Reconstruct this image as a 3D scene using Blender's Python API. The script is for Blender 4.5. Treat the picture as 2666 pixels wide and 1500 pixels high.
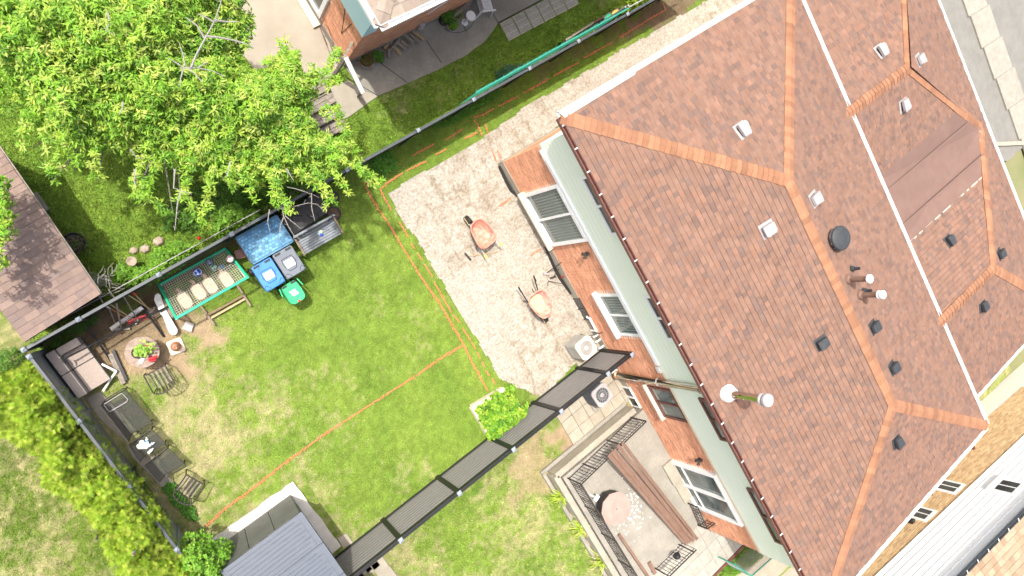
import bpy, math, random
import numpy as np
from mathutils import Vector, Matrix
R = math.radians
random.seed(7); rng = np.random.default_rng(7)
scene = bpy.context.scene
for o in list(bpy.data.objects): bpy.data.objects.remove(o)

# ------------------------------------------------------------------ camera
# world: X runs along the side fences (away from the garden end), Y to the north neighbour, Z up.
# The camera hovers 20 m above the world origin and looks down, tilted 24.5 degrees.
H = 20.0
F, PX, PY = 1849.0, 1333.0, 750.0
NX, NY = 490.0, 785.0
_L = math.hypot(PX-NX, PY-NY); U0, U1 = (PX-NX)/_L, (PY-NY)/_L
TILT = math.atan(_L/F); CT, ST = math.cos(TILT), math.sin(TILT)
C30, S30 = math.cos(R(30)), 0.5
def _uv2w(u, v): return Vector((u*C30+v*S30, -u*S30+v*C30, 0))      # map right / map up -> world
Uw = _uv2w(1, 0); Ww = _uv2w(0, -1)
a3 = Uw*CT + Vector((0, 0, ST)); b3 = Ww; fw = Uw*ST - Vector((0, 0, CT))
right = a3*U0 + b3*(-U1); down = a3*U1 + b3*U0
cam = bpy.data.cameras.new('camera'); co = bpy.data.objects.new('camera', cam)
scene.collection.objects.link(co); scene.camera = co
up = -down
co.matrix_world = Matrix(((right.x, up.x, -fw.x, 0), (right.y, up.y, -fw.y, 0), (right.z, up.z, -fw.z, H), (0, 0, 0, 1)))
cam.sensor_width = 36; cam.lens = F/2666*36; cam.clip_start = .1; cam.clip_end = 800
# ------------------------------------------------------------------ light
w = bpy.data.worlds.new('World'); scene.world = w; w.use_nodes = True
wn = w.node_tree.nodes; wl = w.node_tree.links
bg = wn['Background']; sky = wn.new('ShaderNodeTexSky'); sky.sky_type = 'NISHITA'; sky.sun_disc = False
SUNV = Vector((-0.217, 0.37, 1.0)).normalized()
sky.sun_elevation = math.asin(SUNV.z); sky.sun_rotation = math.atan2(SUNV.x, SUNV.y)
sky.dust_density = 6.0; sky.air_density = .7; sky.ozone_density = .4
wl.new(sky.outputs[0], bg.inputs[0]); bg.inputs[1].default_value = 0.15
sd = bpy.data.lights.new('sun', 'SUN'); sd.energy = 2.6; sd.angle = R(.8); sd.color = (1, .96, .88)
so = bpy.data.objects.new('sun', sd); scene.collection.objects.link(so)
so.rotation_euler = SUNV.to_track_quat('Z', 'Y').to_euler(); so.location = (0, 0, 30)
scene.view_settings.view_transform = 'Standard'; scene.view_settings.look = 'None'
scene.view_settings.gamma = 1; scene.view_settings.use_curve_mapping = False
scene.view_settings.exposure = 1.06

# ------------------------------------------------------------------ helpers
COL = scene.collection
def ray(px, py):
    dx, dy = px-PX, py-PY
    a = dx*U0+dy*U1; b = -dx*U1+dy*U0
    X = a*CT+F*ST; Z = F*CT-a*ST
    return _uv2w(X/Z, -b/Z)                       # horizontal offset per metre of depth
def at(px, py, z=0.0):
    r = ray(px, py)*(H-z); return Vector((r.x, r.y, z))
def onx(px, py, x0):
    r = ray(px, py); d = x0/r.x; return Vector((x0, r.y*d, H-d))
def onplane(px, py, p0, n):
    r = ray(px, py); d = Vector((r.x, r.y, -1.0)); c = Vector((0, 0, H))
    return c + d*((p0-c).dot(n)/d.dot(n))
TH = {}
def tag(o, label=None, cat=None, group=None, kind=None):
    if label: o['label'] = label
    if cat: o['category'] = cat
    if group: o['group'] = group
    if kind: o['kind'] = kind
    return o
def thing(name, label, cat, loc=(0, 0, 0), rz=0.0, group=None):
    o = bpy.data.objects.new(name, None); COL.objects.link(o)
    o.location = loc; o.rotation_euler = (0, 0, rz); o.empty_display_size = .2
    TH[o.name] = Matrix.Translation(Vector(loc)) @ Matrix.Rotation(rz, 4, 'Z')
    return tag(o, label, cat, group)
class M:
    def __init__(s): s.v = []; s.f = []; s.c = []; s.cc = (1, 1, 1)
    def add(s, vs, fs, col=None):
        n = len(s.v); s.v += [tuple(p) for p in vs]; s.f += [tuple(i+n for i in f) for f in fs]
        s.c += [col or s.cc]*len(fs); return s
    def box(s, c, sz, rz=0, col=None, tilt=None):
        m = Matrix.Translation(Vector(c)) @ Matrix.Rotation(rz, 4, 'Z')
        if tilt: m = m @ Matrix.Rotation(tilt[1], 4, tilt[0])
        x, y, z = sz[0]/2, sz[1]/2, sz[2]/2
        vs = [m @ Vector((i*x, j*y, k*z)) for k in (-1, 1) for j in (-1, 1) for i in (-1, 1)]
        return s.add(vs, [(0, 2, 3, 1), (4, 5, 7, 6), (0, 1, 5, 4), (2, 6, 7, 3), (0, 4, 6, 2), (1, 3, 7, 5)], col)
    def box2(s, a, b, col=None):
        a, b = Vector(a), Vector(b)
        return s.box((a+b)/2, [abs(b[i]-a[i]) for i in range(3)], 0, col)
    def beam(s, p, q, w, h, col=None, upv=(0, 0, 1)):
        p, q = Vector(p), Vector(q); d = (q-p).normalized(); u = Vector(upv)
        if abs(d.dot(u)) > .98: u = Vector((1, 0, 0))
        sx = d.cross(u).normalized()*w/2; sz = sx.cross(d).normalized()*h/2
        vs = [e+a*sx+b*sz for e in (p, q) for a, b in ((-1, -1), (1, -1), (1, 1), (-1, 1))]
        return s.add(vs, [(0, 1, 2, 3), (7, 6, 5, 4), (0, 4, 5, 1), (1, 5, 6, 2), (2, 6, 7, 3), (3, 7, 4, 0)], col)
    def tube(s, pts, r, n=8, col=None, cap=True):
        pts = [Vector(p) for p in pts]; rs = r if isinstance(r, (list, tuple)) else [r]*len(pts)
        rings = []
        for i, p in enumerate(pts):
            d = (pts[min(i+1, len(pts)-1)]-pts[max(i-1, 0)]).normalized()
            u = Vector((0, 0, 1)) if abs(d.z) < .95 else Vector((1, 0, 0))
            a = d.cross(u).normalized(); b = a.cross(d)
            rings.append([p+(a*math.cos(t)+b*math.sin(t))*rs[i] for t in [2*math.pi*k/n for k in range(n)]])
        vs = [v for g in rings for v in g]; fs = []
        for i in range(len(pts)-1):
            for k in range(n): fs.append((i*n+k, i*n+(k+1) % n, (i+1)*n+(k+1) % n, (i+1)*n+k))
        if cap: fs += [tuple(range(n))[::-1], tuple((len(pts)-1)*n+k for k in range(n))]
        return s.add(vs, fs, col)
    def prism(s, poly, z0, z1, col=None):
        n = len(poly); vs = [(p[0], p[1], z0) for p in poly]+[(p[0], p[1], z1) for p in poly]
        ar = sum(poly[i][0]*poly[(i+1) % n][1]-poly[(i+1) % n][0]*poly[i][1] for i in range(n))
        fs = [tuple(range(n))[::-1], tuple(range(n, 2*n))]+[(i, (i+1) % n, (i+1) % n+n, i+n) for i in range(n)]
        if ar < 0: fs = [f[::-1] for f in fs]
        return s.add(vs, fs, col)
    def lathe(s, prof, c, n=20, col=None, a0=0, sx=1, sy=1):
        c = Vector(c); vs = []; fs = []
        for r_, z in prof:
            for k in range(n):
                t = 2*math.pi*k/n+a0; vs.append(c+Vector((r_*math.cos(t)*sx, r_*math.sin(t)*sy, z)))
        for i in range(len(prof)-1):
            for k in range(n): fs.append((i*n+k, i*n+(k+1) % n, (i+1)*n+(k+1) % n, (i+1)*n+k))
        if prof[0][0] > 1e-3: fs.append(tuple(range(n))[::-1])
        if prof[-1][0] > 1e-3: fs.append(tuple((len(prof)-1)*n+k for k in range(n)))
        return s.add(vs, fs, col)
    def sphere(s, c, r, n=14, m=8, col=None, sc=(1, 1, 1), fcol=None):
        c = Vector(c); vs = []; fs = []
        for i in range(m+1):
            ph = -math.pi/2+math.pi*i/m
            for k in range(n):
                t = 2*math.pi*k/n
                vs.append(c+Vector((r*math.cos(ph)*math.cos(t)*sc[0], r*math.cos(ph)*math.sin(t)*sc[1], r*math.sin(ph)*sc[2])))
        k0 = len(s.c)
        for i in range(m):
            for k in range(n): fs.append((i*n+k, i*n+(k+1) % n, (i+1)*n+(k+1) % n, (i+1)*n+k))
        s.add(vs, fs, col)
        if fcol:
            for j in range(len(fs)): s.c[k0+j] = fcol(j // n, j % n)
        return s
def mkmesh(name, v, f, cols=None, smooth=False):
    me = bpy.data.meshes.new(name); me.from_pydata([tuple(p) for p in v], [], f)
    if cols is not None and len(cols):
        at_ = me.color_attributes.new('Col', 'FLOAT_COLOR', 'CORNER')
        n = np.array([len(x) for x in f]); c = np.repeat(np.array(cols, dtype=np.float32), n, axis=0)
        c = np.concatenate([c, np.ones((len(c), 1), np.float32)], 1); at_.data.foreach_set('color', c.ravel())
    if smooth: me.shade_smooth()
    return me
def root_of(o):
    while o.parent: o = o.parent
    return o
def part(name, m, mt, parent=None, world=True, smooth=False, bevel=0, label=None, kind=None, solid=0):
    v = m.v
    if parent is not None and world:
        inv = TH[root_of(parent).name].inverted() if root_of(parent).name in TH else None
        if inv is not None: v = [inv @ Vector(p) for p in v]
    me = mkmesh(name, v, m.f, m.c, smooth); me.materials.append(mt)
    o = bpy.data.objects.new(name, me); COL.objects.link(o)
    if parent is not None: o.parent = parent
    if bevel:
        b = o.modifiers.new('b', 'BEVEL'); b.width = bevel; b.segments = 2; b.limit_method = 'ANGLE'; b.angle_limit = R(40)
    if label: o['label'] = label
    if kind: o['kind'] = kind
    return o
def single(name, m, mt, label, cat, group=None, **k):
    o = part(name, m, mt, None, **k); return tag(o, label, cat, group)
def copy_tree(o, parent=None):
    c = o.copy(); COL.objects.link(c); c.parent = parent
    for ch in [x for x in bpy.data.objects if x.parent == o]: copy_tree(ch, c)
    if parent is None: TH[c.name] = TH[o.name]
    return c
def place(o, loc, rz):
    o.location = loc; o.rotation_euler = (0, 0, rz)
    TH[o.name] = Matrix.Translation(Vector(loc)) @ Matrix.Rotation(rz, 4, 'Z')
# ---- materials
def mat(name, c1, c2=None, scale=6, rough=.7, metal=0, bump=0, bscale=60, spec=.4, attr=False, detail=6, c3=None, s3=40, f3=.5, stretch=None, lo=.35, hi=.65, trans=0, alpha=None, bdist=.01):
    m = bpy.data.materials.new(name); m.use_nodes = True; nt = m.node_tree; N, Lk = nt.nodes, nt.links
    p = N['Principled BSDF']; p.inputs['Roughness'].default_value = rough; p.inputs['Metallic'].default_value = metal
    p.inputs['Specular IOR Level'].default_value = spec
    geo = N.new('ShaderNodeNewGeometry'); vec = geo.outputs['Position']
    if stretch:
        mp = N.new('ShaderNodeMapping'); mp.inputs['Scale'].default_value = stretch; mp.vector_type = 'POINT'
        Lk.new(vec, mp.inputs[0]); vec = mp.outputs[0]
    def noise(sc, det=detail):
        n = N.new('ShaderNodeTexNoise'); n.inputs['Scale'].default_value = sc; n.inputs['Detail'].default_value = det
        n.inputs['Roughness'].default_value = .62; Lk.new(vec, n.inputs['Vector']); return n.outputs['Fac']
    def mixc(f, a, b, bt='MIX'):
        x = N.new('ShaderNodeMix'); x.data_type = 'RGBA'; x.blend_type = bt
        for i, s_ in ((0, f), (6, a), (7, b)):
            if hasattr(s_, 'is_linked'): Lk.new(s_, x.inputs[i])
            else: x.inputs[i].default_value = s_ if i == 0 else (*s_[:3], 1)
        return x.outputs[2]
    def ramp(f, l, h):
        r_ = N.new('ShaderNodeMapRange'); r_.inputs['From Min'].default_value = l; r_.inputs['From Max'].default_value = h
        Lk.new(f, r_.inputs[0]); return r_.outputs[0]
    col = c1
    if c2: col = mixc(ramp(noise(scale), lo, hi), c1, c2)
    if c3:
        f_ = N.new('ShaderNodeMath'); f_.operation = 'MULTIPLY'; f_.inputs[1].default_value = f3
        Lk.new(ramp(noise(s3, 3), .4, .65), f_.inputs[0]); col = mixc(f_.outputs[0], col, c3)
    if attr:
        a_ = N.new('ShaderNodeAttribute'); a_.attribute_name = 'Col'
        col = mixc(1.0, col if not isinstance(col, tuple) else col, a_.outputs['Color'], 'MULTIPLY')
    if hasattr(col, 'is_linked'): Lk.new(col, p.inputs['Base Color'])
    else: p.inputs['Base Color'].default_value = (*col[:3], 1)
    if bump:
        b = N.new('ShaderNodeBump'); b.inputs['Strength'].default_value = bump; b.inputs['Distance'].default_value = bdist
        Lk.new(noise(bscale, 4), b.inputs['Height']); Lk.new(b.outputs[0], p.inputs['Normal'])
    if trans:
        t = N.new('ShaderNodeBsdfTranslucent'); x = N.new('ShaderNodeMixShader'); x.inputs[0].default_value = trans
        if hasattr(col, 'is_linked'): Lk.new(col, t.inputs[0])
        else: t.inputs[0].default_value = (*col[:3], 1)
        Lk.new(p.outputs[0], x.inputs[1]); Lk.new(t.outputs[0], x.inputs[2]); Lk.new(x.outputs[0], N['Material Output'].inputs[0])
    if alpha is not None:
        p.inputs['Alpha'].default_value = alpha
    return m
W1 = (1, 1, 1)
mSh = mat('roof_shingle', W1, (.82, .8, .8), 3, .92, attr=True, bump=.6, bscale=220, spec=.2, c3=(.7, .68, .7), s3=90, f3=.45)
mBrickR = mat('red_brick', W1, (.92, .92, .92), 5, .9, attr=True, bump=.4, bscale=120, spec=.2)
mMortar = mat('mortar', (.74, .66, .58), (.64, .56, .49), 12, .95, spec=.1)
mWhite = mat('white_paint', (.78, .79, .78), (.7, .71, .7), 4, .45)
mWhiteD = mat('weathered_white', (.7, .7, .68), (.5, .5, .47), 9, .7, bump=.2)
mSiding = mat('siding_green', (.8, .88, .77), (.77, .85, .74), 1.2, .5)
mBlueS = mat('siding_blue', (.52, .78, .86), (.48, .74, .82), 1.2, .5)
mPaleS = mat('siding_white', (.84, .87, .87), (.8, .83, .83), 1.2, .5)
mGutB = mat('gutter_brown', (.12, .05, .04), (.17, .08, .07), 8, .45)
mBlack = mat('black_plastic', (.012, .012, .013), (.02, .02, .022), 12, .45)
mIron = mat('wrought_iron', (.02, .018, .018), (.05, .04, .035), 20, .6)
mFence = mat('fence_panel', (.2, .215, .21), (.235, .25, .245), 6, .45, stretch=(1, 1, 1))
mFenceD = mat('fence_black', (.018, .02, .02), (.028, .03, .028), 6, .35)
mRail = mat('fence_rail', (.05, .06, .068), (.07, .082, .09), 5, .4)
mSlat = mat('fence_slat', (.175, .168, .162), (.225, .216, .208), 5, .55, stretch=(1.0, 1, 14), bump=.15)
mCap = mat('post_cap', (.3, .34, .4), (.24, .27, .32), 20, .4)
mConc = mat('concrete', (.31, .29, .245), (.225, .212, .18), 1.6, .9, bump=.4, bscale=50, c3=(.2, .19, .17), s3=14, f3=.5)
mConcP = mat('concrete_pale', (.36, .325, .26), (.27, .245, .195), 1.8, .9, bump=.35, bscale=50, c3=(.27, .25, .2), s3=9, f3=.45)
mConcW = mat('concrete_white', (.62, .6, .53), (.48, .46, .4), 2.5, .9, bump=.3, bscale=60)
mSand = mat('sand', (.43, .405, .355), (.38, .35, .3), 4.5, .97, attr=True, bump=.9, bscale=26, c3=(.2, .155, .1), s3=15, f3=.6, bdist=.04, spec=.1, detail=9, lo=.42, hi=.68)
mTan = mat('tan_paving', (.34, .3, .24), (.28, .245, .195), 1.3, .93, bump=.3, bscale=80)
mWood = mat('old_wood', (.27, .21, .15), (.17, .13, .095), 9, .85, stretch=(1, 8, 3), bump=.3, bscale=60)
mWoodG = mat('grey_wood', (.3, .265, .22), (.17, .145, .12), 12, .9, bump=.4, bscale=40)
mWoodL = mat('light_wood', (.48, .36, .2), (.36, .26, .15), 14, .75)
mBrown = mat('brown_board', (.15, .085, .06), (.21, .135, .1), 3, .6, stretch=(6, 1, 1))
mMembr = mat('roof_membrane', (.155, .098, .078), (.185, .118, .094), .9, .8, c3=(.15, .085, .07), s3=3, f3=.5)
mVentW = mat('vent_galvanised', (.36, .34, .335), (.3, .28, .28), 6, .45)
mVentB = mat('vent_black', (.035, .04, .042), (.05, .055, .06), 15, .55)
mSteel = mat('steel', (.6, .58, .52), None, 5, .12, metal=1)
mGlass = mat('window_glass', (.05, .07, .07), (.14, .17, .165), 1.5, .08, spec=1.0)
mGlassD = mat('dark_glass', (.02, .022, .025), (.05, .055, .055), 2, .12, spec=.8)
mBlind = mat('blind_slat', (.2, .25, .235), (.15, .19, .18), 3, .6)
mBrownF = mat('brown_frame', (.11, .04, .03), (.15, .06, .05), 6, .4)
mBeigeB = mat('beige_brick', W1, (.88, .85, .8), 5, .9, attr=True, bump=.3, bscale=120, spec=.2)
mStucco = mat('stucco', (.72, .62, .47), (.64, .55, .42), 2, .9, bump=.2)
mRoad = mat('asphalt', (.19, .186, .168), (.16, .156, .14), 1.2, .95, bump=.5, bscale=120, c3=(.22, .215, .19), s3=3, f3=.4)
mOrange = mat('orange_spray', (.6, .19, .085), (.5, .17, .08), 30, .9, attr=True)
mGreenP = mat('green_frame', (.02, .5, .27), (.04, .42, .24), 10, .5)
mNet = mat('net_cord', (.6, .58, .5), None, rough=.9)
mMeshG = mat('green_mesh', (.02, .24, .17), (.04, .32, .24), 12, .5)
mBlueP = mat('blue_plastic', (.07, .2, .34), (.13, .29, .42), 3, .6, attr=True)
mBinB = mat('bin_blue', (.03, .17, .5), (.05, .21, .55), 3, .4)
mBinG = mat('bin_grey', (.12, .14, .17), (.15, .17, .2), 3, .4)
mBinV = mat('bin_green', (.02, .32, .13), (.03, .38, .17), 3, .4)
mGreyP = mat('bench_grey', (.16, .18, .2), (.21, .23, .25), 5, .55, attr=True)
mTerra = mat('terracotta', (.42, .15, .09), (.34, .12, .07), 8, .8)
mRed = mat('red_plastic', (.62, .015, .02), (.5, .01, .02), 6, .35)
mPink = mat('wheelbarrow_red', (.6, .22, .16), (.5, .15, .1), 6, .6, c3=(.62, .42, .33), s3=8, f3=.6)
mPink2 = mat('worn_red_steel', (.55, .14, .12), (.6, .36, .28), 7, .7, c3=(.5, .4, .3), s3=11, f3=.7)
mSandy = mat('sandy_fill', (.5, .4, .29), (.4, .31, .22), 12, .95, bump=.4)
mYellow = mat('yellow_grip', (.75, .55, .05), rough=.5)
mWick = mat('wicker', (.26, .235, .22), (.34, .31, .285), 30, .75, attr=True)
mSling = mat('mesh_sling', (.025, .027, .024), (.04, .042, .038), 30, .7, alpha=.74)
mDirt = mat('soil', (.16, .115, .075), (.095, .068, .045), 9, .98, bump=.8, bscale=30, bdist=.03)
mStone = mat('rock', (.42, .33, .26), (.28, .22, .17), 10, .9, bump=.5)
mPark = mat('parasol_cloth', (.36, .25, .215), (.3, .205, .175), 4, .85)
mBirdW = mat('white_plastic', (.72, .73, .72), rough=.4)
mShedG = mat('shed_wall', (.1, .105, .1), (.13, .135, .13), 3, .6)
mShedR = mat('shed_roof', (.075, .09, .115), (.095, .112, .14), 3, .5, stretch=(1, 9, 1))
mRoofBe = mat('beige_shingle', W1, (.85, .83, .8), 4, .92, attr=True, bump=.5, bscale=200, spec=.2)
mBark = mat('bark', (.19, .165, .15), (.1, .085, .075), 20, .9, bump=.5)
mDead = mat('dead_branch', (.3, .285, .26), (.2, .185, .17), 30, .9)
mLeaf = mat('cherry_leaf', W1, None, rough=.5, attr=True, trans=.35, spec=.35)
mLeaf2 = mat('leaf', W1, None, rough=.55, attr=True, trans=.3, spec=.3)
mGrass = mat('grass_blade', W1, None, rough=.65, attr=True, trans=.3, spec=.2)
mToy = mat('painted', W1, None, rough=.4, attr=True)
mPaver = mat('paver', W1, (.8, .79, .76), 4, .93, attr=True, bump=.3, bscale=80, c3=(.7, .69, .66), s3=20, f3=.4)

# ------------------------------------------------------------------ ground
_perm = rng.random((256, 256))
def vnoise(x, y, s):
    x = np.asarray(x)*s+500; y = np.asarray(y)*s+500
    xi, yi = np.floor(x).astype(int), np.floor(y).astype(int); fx, fy = x-xi, y-yi
    fx = fx*fx*(3-2*fx); fy = fy*fy*(3-2*fy); g = lambda i, j: _perm[(xi+i) % 256, (yi+j) % 256]
    return (g(0, 0)*(1-fx)+g(1, 0)*fx)*(1-fy)+(g(0, 1)*(1-fx)+g(1, 1)*fx)*fy
def fbm(x, y, s, o=4):
    t = 0; a = .5
    for i in range(o): t = t+a*vnoise(x+i*17.3, y-i*9.1, s*2**i); a *= .5
    return t/(1-.5**o)
def inside(poly, x, y):
    c = np.zeros(np.shape(x), bool); n = len(poly)
    for i in range(n):
        x1, y1 = poly[i][0], poly[i][1]; x2, y2 = poly[(i+1) % n][0], poly[(i+1) % n][1]
        cond = ((y1 > y) != (y2 > y)); xx = (x2-x1)*(y-y1)/((y2-y1) or 1e-9)+x1
        c ^= cond & (x < xx)
    return c
def pxpoly(pts, z=0): return [tuple(at(x, y, z)[:2]) for x, y in pts]
def sdist(poly, x, y):                            # distance to the outline, negative outside
    d = np.full(np.shape(x), 1e9); n = len(poly)
    for i in range(n):
        ax, ay = poly[i][0], poly[i][1]; bx, by = poly[(i+1) % n][0], poly[(i+1) % n][1]
        L2 = (bx-ax)**2+(by-ay)**2+1e-12; t = np.clip(((x-ax)*(bx-ax)+(y-ay)*(by-ay))/L2, 0, 1)
        d = np.minimum(d, np.hypot(x-ax-t*(bx-ax), y-ay-t*(by-ay)))
    return np.where(inside(poly, x, y), d, -d)
XW, YW0, YW1 = 9.57, -1.11, -15.45                # rear wall of the brick house
FX, FY, FY2 = -3.24, .85, -7.98                   # garden end fence, north fence, south fence
sandP = pxpoly([(1005, 503), (1095, 450), (1200, 388), (1283, 338), (1366, 277), (1490, 205), (1614, 132), (1711, 76), (1816, 13), (1960, -78), (2080, -120)])
sandP += [(24.0, -1.1), (XW+.05, -1.12), (XW+.05, -7.75)] + pxpoly([(1405, 1040), (1300, 985)])
dirtP = pxpoly([(110, 930), (230, 800), (390, 735), (440, 790), (545, 835), (575, 880), (500, 905), (500, 965), (400, 990), (330, 1010), (250, 1010), (190, 1000)])
soil2 = pxpoly([(1590, 60), (1700, -20), (1920, -60), (1816, 20), (1711, 80), (1640, 118)])
soil_shade5 = pxpoly([(1190, 300), (1290, 225), (1420, 150), (1560, 75), (1640, 50), (1640, 105), (1500, 165), (1380, 225), (1260, 290)])  # brown soil strip by the north fence, its shadow mixed into the colour
soil3 = pxpoly([(1450, 1080), (1560, 1010), (1640, 1060), (1560, 1150), (1500, 1190), (1420, 1150)])
soil4 = pxpoly([(1330, 1190), (1400, 1140), (1450, 1230), (1400, 1340), (1330, 1330)])
tanP = pxpoly([(600, -60), (800, -60), (895, 165), (860, 210), (700, 235), (610, 110)])
patioP = pxpoly([(893, 165), (938, 235), (985, 250), (1060, 218), (1130, 187), (1205, 150), (1262, 108), (1296, 60), (1420, -2), (1520, -60)]) + [(16, 3.5), (6.85, 3.5)]
padP = pxpoly([(905, 210), (940, 235), (985, 250), (905, 306), (850, 330), (790, 330), (800, 250)])
southP = [(5.0, -8.1), (9.6, -8.1), (9.6, -10.4), (5.0, -10.3)]
roadP = pxpoly([(2370, -80), (2560, 400), (2622, 420), (2720, 330), (3600, 300), (3000, -500), (2400, -500)])
def grid(x0, x1, y0, y1, st):
    xs = np.arange(x0, x1+st/2, st); ys = np.arange(y0, y1+st/2, st); X, Y = np.meshgrid(xs, ys)
    nx, ny = len(xs), len(ys); i = np.arange((ny-1)*(nx-1)); r_, c_ = i//(nx-1), i % (nx-1); a = r_*nx+c_
    return X.ravel(), Y.ravel(), np.stack([a, a+1, a+nx+1, a+nx], 1)
def npmesh(name, V, Fq, C=None, smooth=False):
    me = bpy.data.meshes.new(name); V = np.asarray(V, np.float32); Fq = np.asarray(Fq, np.int32); k = Fq.shape[1]
    me.vertices.add(len(V)); me.vertices.foreach_set('co', V.ravel()); me.loops.add(Fq.size)
    me.loops.foreach_set('vertex_index', Fq.ravel()); me.polygons.add(len(Fq))
    me.polygons.foreach_set('loop_start', np.arange(0, Fq.size, k, dtype=np.int32))
    me.polygons.foreach_set('loop_total', np.full(len(Fq), k, np.int32))
    if smooth: me.polygons.foreach_set('use_smooth', np.ones(len(Fq), bool))
    me.update(calc_edges=True)
    if C is not None:
        a = me.color_attributes.new('Col', 'FLOAT_COLOR', 'POINT'); C = np.asarray(C, np.float32)
        a.data.foreach_set('color', np.concatenate([C, np.ones((len(C), 1), np.float32)], 1).ravel())
    return me
def npobj(name, me, mt, parent=None):
    me.materials.append(mt); o = bpy.data.objects.new(name, me); COL.objects.link(o)
    if parent: o.parent = parent
    return o
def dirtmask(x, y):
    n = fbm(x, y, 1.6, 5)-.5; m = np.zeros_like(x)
    for P, s in ((dirtP, 1), (soil2, 1), (soil3, 1.0), (soil4, .75), (soil_shade5, .5)):
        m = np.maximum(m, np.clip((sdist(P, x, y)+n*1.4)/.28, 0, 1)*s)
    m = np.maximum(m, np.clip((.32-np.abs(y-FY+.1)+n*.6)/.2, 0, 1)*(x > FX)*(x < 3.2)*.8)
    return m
def dryness(x, y):
    n = fbm(x+3, y, .55, 5); n2 = fbm(x, y+7, 2.2, 3)
    t = np.clip((3.2-x)/6.5, 0, 1); t = np.where(y < -8, .75, t); t = np.where(y > .9, .12, t); t = np.where(x < FX, .75, t)
    n3 = vnoise(x, y, 11); return np.clip((n*.45+n2*.3+n3*.25-.6+.24*t)*4.2, 0, 1)*.85
def grasscol(x, y):
    d = dryness(x, y)[:, None]; n = fbm(x, y, 1.1, 4)[:, None]; n2 = vnoise(x, y, 9)[:, None]
    g = np.array([.145, .245, .038])*(1-n)+np.array([.26, .36, .065])*n
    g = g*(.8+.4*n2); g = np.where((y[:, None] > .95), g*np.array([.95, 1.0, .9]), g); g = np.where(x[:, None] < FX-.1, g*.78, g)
    return g*(1-d)+np.array([.47, .41, .235])*(.8+.4*n2)*d
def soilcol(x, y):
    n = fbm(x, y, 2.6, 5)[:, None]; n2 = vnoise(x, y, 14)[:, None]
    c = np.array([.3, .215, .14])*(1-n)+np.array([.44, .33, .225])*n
    dk = np.clip(1-sdist(dirtP, x, y)*0-(np.abs(y-FY)-.5)/.9, 0, 1)[:, None]*(x[:, None] < 4)  # shade painted into the soil colour, darker towards the north fence
    c = c*(1-.62*dk); s2 = (inside(soil2, x, y) | inside(soil_shade5, x, y))[:, None]; c = np.where(s2, c*.5, c)
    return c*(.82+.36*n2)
X, Y, Q = grid(-9, 27, -21, 11, .07)
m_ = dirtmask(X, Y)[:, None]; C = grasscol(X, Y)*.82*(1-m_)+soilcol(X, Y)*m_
Z = (fbm(X, Y, 5, 3)-.5)*.03*(m_[:, 0]*.8+.4)-.02
mGround = mat('ground_cover', W1, (.7, .74, .6), 26, .97, attr=True, bump=1.0, bscale=42, bdist=.03, spec=.1, detail=8, lo=.3, hi=.7)
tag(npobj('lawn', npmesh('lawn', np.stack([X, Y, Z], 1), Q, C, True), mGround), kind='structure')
g = M(); g.box((0, 0, -.24), (700, 700, .3)); tag(part('ground', g, mat('far_ground', (.12, .15, .05), (.2, .19, .1), .3, .95)), kind='structure')
# grass blades, one uncountable mass
allhard = [sandP, tanP, patioP, padP, roadP]
def blades(n, box, size, keep, name, dens_dry=.45):
    x = rng.uniform(box[0], box[1], n); y = rng.uniform(box[2], box[3], n)
    k = np.ones(n, bool)
    for P in allhard: k &= ~(sdist(P, x, y) > (.07*rng.random(n)**2 if P is sandP else -.01-.06*rng.random(n)))
    k &= rng.random(n) > dirtmask(x, y)*1.05; k &= keep(x, y); k &= rng.random(n) > dryness(x, y)*dens_dry
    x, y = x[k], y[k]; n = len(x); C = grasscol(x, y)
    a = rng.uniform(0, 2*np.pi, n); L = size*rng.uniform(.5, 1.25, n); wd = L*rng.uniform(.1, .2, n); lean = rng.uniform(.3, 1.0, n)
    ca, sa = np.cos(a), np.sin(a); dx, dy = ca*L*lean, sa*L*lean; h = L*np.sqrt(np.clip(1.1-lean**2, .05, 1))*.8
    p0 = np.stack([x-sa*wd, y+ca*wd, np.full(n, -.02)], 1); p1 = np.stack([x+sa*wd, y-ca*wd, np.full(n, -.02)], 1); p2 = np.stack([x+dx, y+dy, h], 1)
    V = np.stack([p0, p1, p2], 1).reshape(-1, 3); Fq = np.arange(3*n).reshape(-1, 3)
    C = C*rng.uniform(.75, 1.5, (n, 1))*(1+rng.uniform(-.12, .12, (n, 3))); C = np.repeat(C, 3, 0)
    tag(npobj(name, npmesh(name, V, Fq, C), mGrass), None, None, kind='stuff')
blades(170000, (FX, 19, FY2, FY-.03), .05, lambda x, y: ~((x > XW-.2) & (y < -1)), 'grass')
blades(130000, (-3.4, 16, FY+.08, 6.5), .085, lambda x, y: ~((x > 6.8) & (y > 3.3)), 'long_grass', .1)
blades(60000, (-6.6, -3.5, -10.5, 1.0), .055, lambda x, y: x+0*y < 99, 'verge_grass')
blades(70000, (.4, 6.4, -16.5, -8.1), .06, lambda x, y: ~((x > 5.6) & (y < -10.2)), 'side_grass')
blades(12000, (24, 33, -12, -5), .1, lambda x, y: (sdist(roadP, x, y) < 0) & (x > 25.2), 'street_grass')

def slabsheet(name, P, z, mt, n=18, jit=.05, label=None, thick=.06):
    pts = []; k = len(P)
    for i in range(k):
        a, b = Vector((*P[i][:2], 0)), Vector((*P[(i+1) % k][:2], 0)); m = max(1, int((b-a).length/.18)) if jit else 1
        nn = Vector((-(b-a).y, (b-a).x, 0)).normalized()
        for j in range(m): q = a.lerp(b, j/m)+nn*random.uniform(-jit, jit)*(j > 0); pts.append((q.x, q.y))
    g = M(); g.prism(pts, z-thick, z); return tag(part(name, g, mt), label, None, kind='structure')
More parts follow.
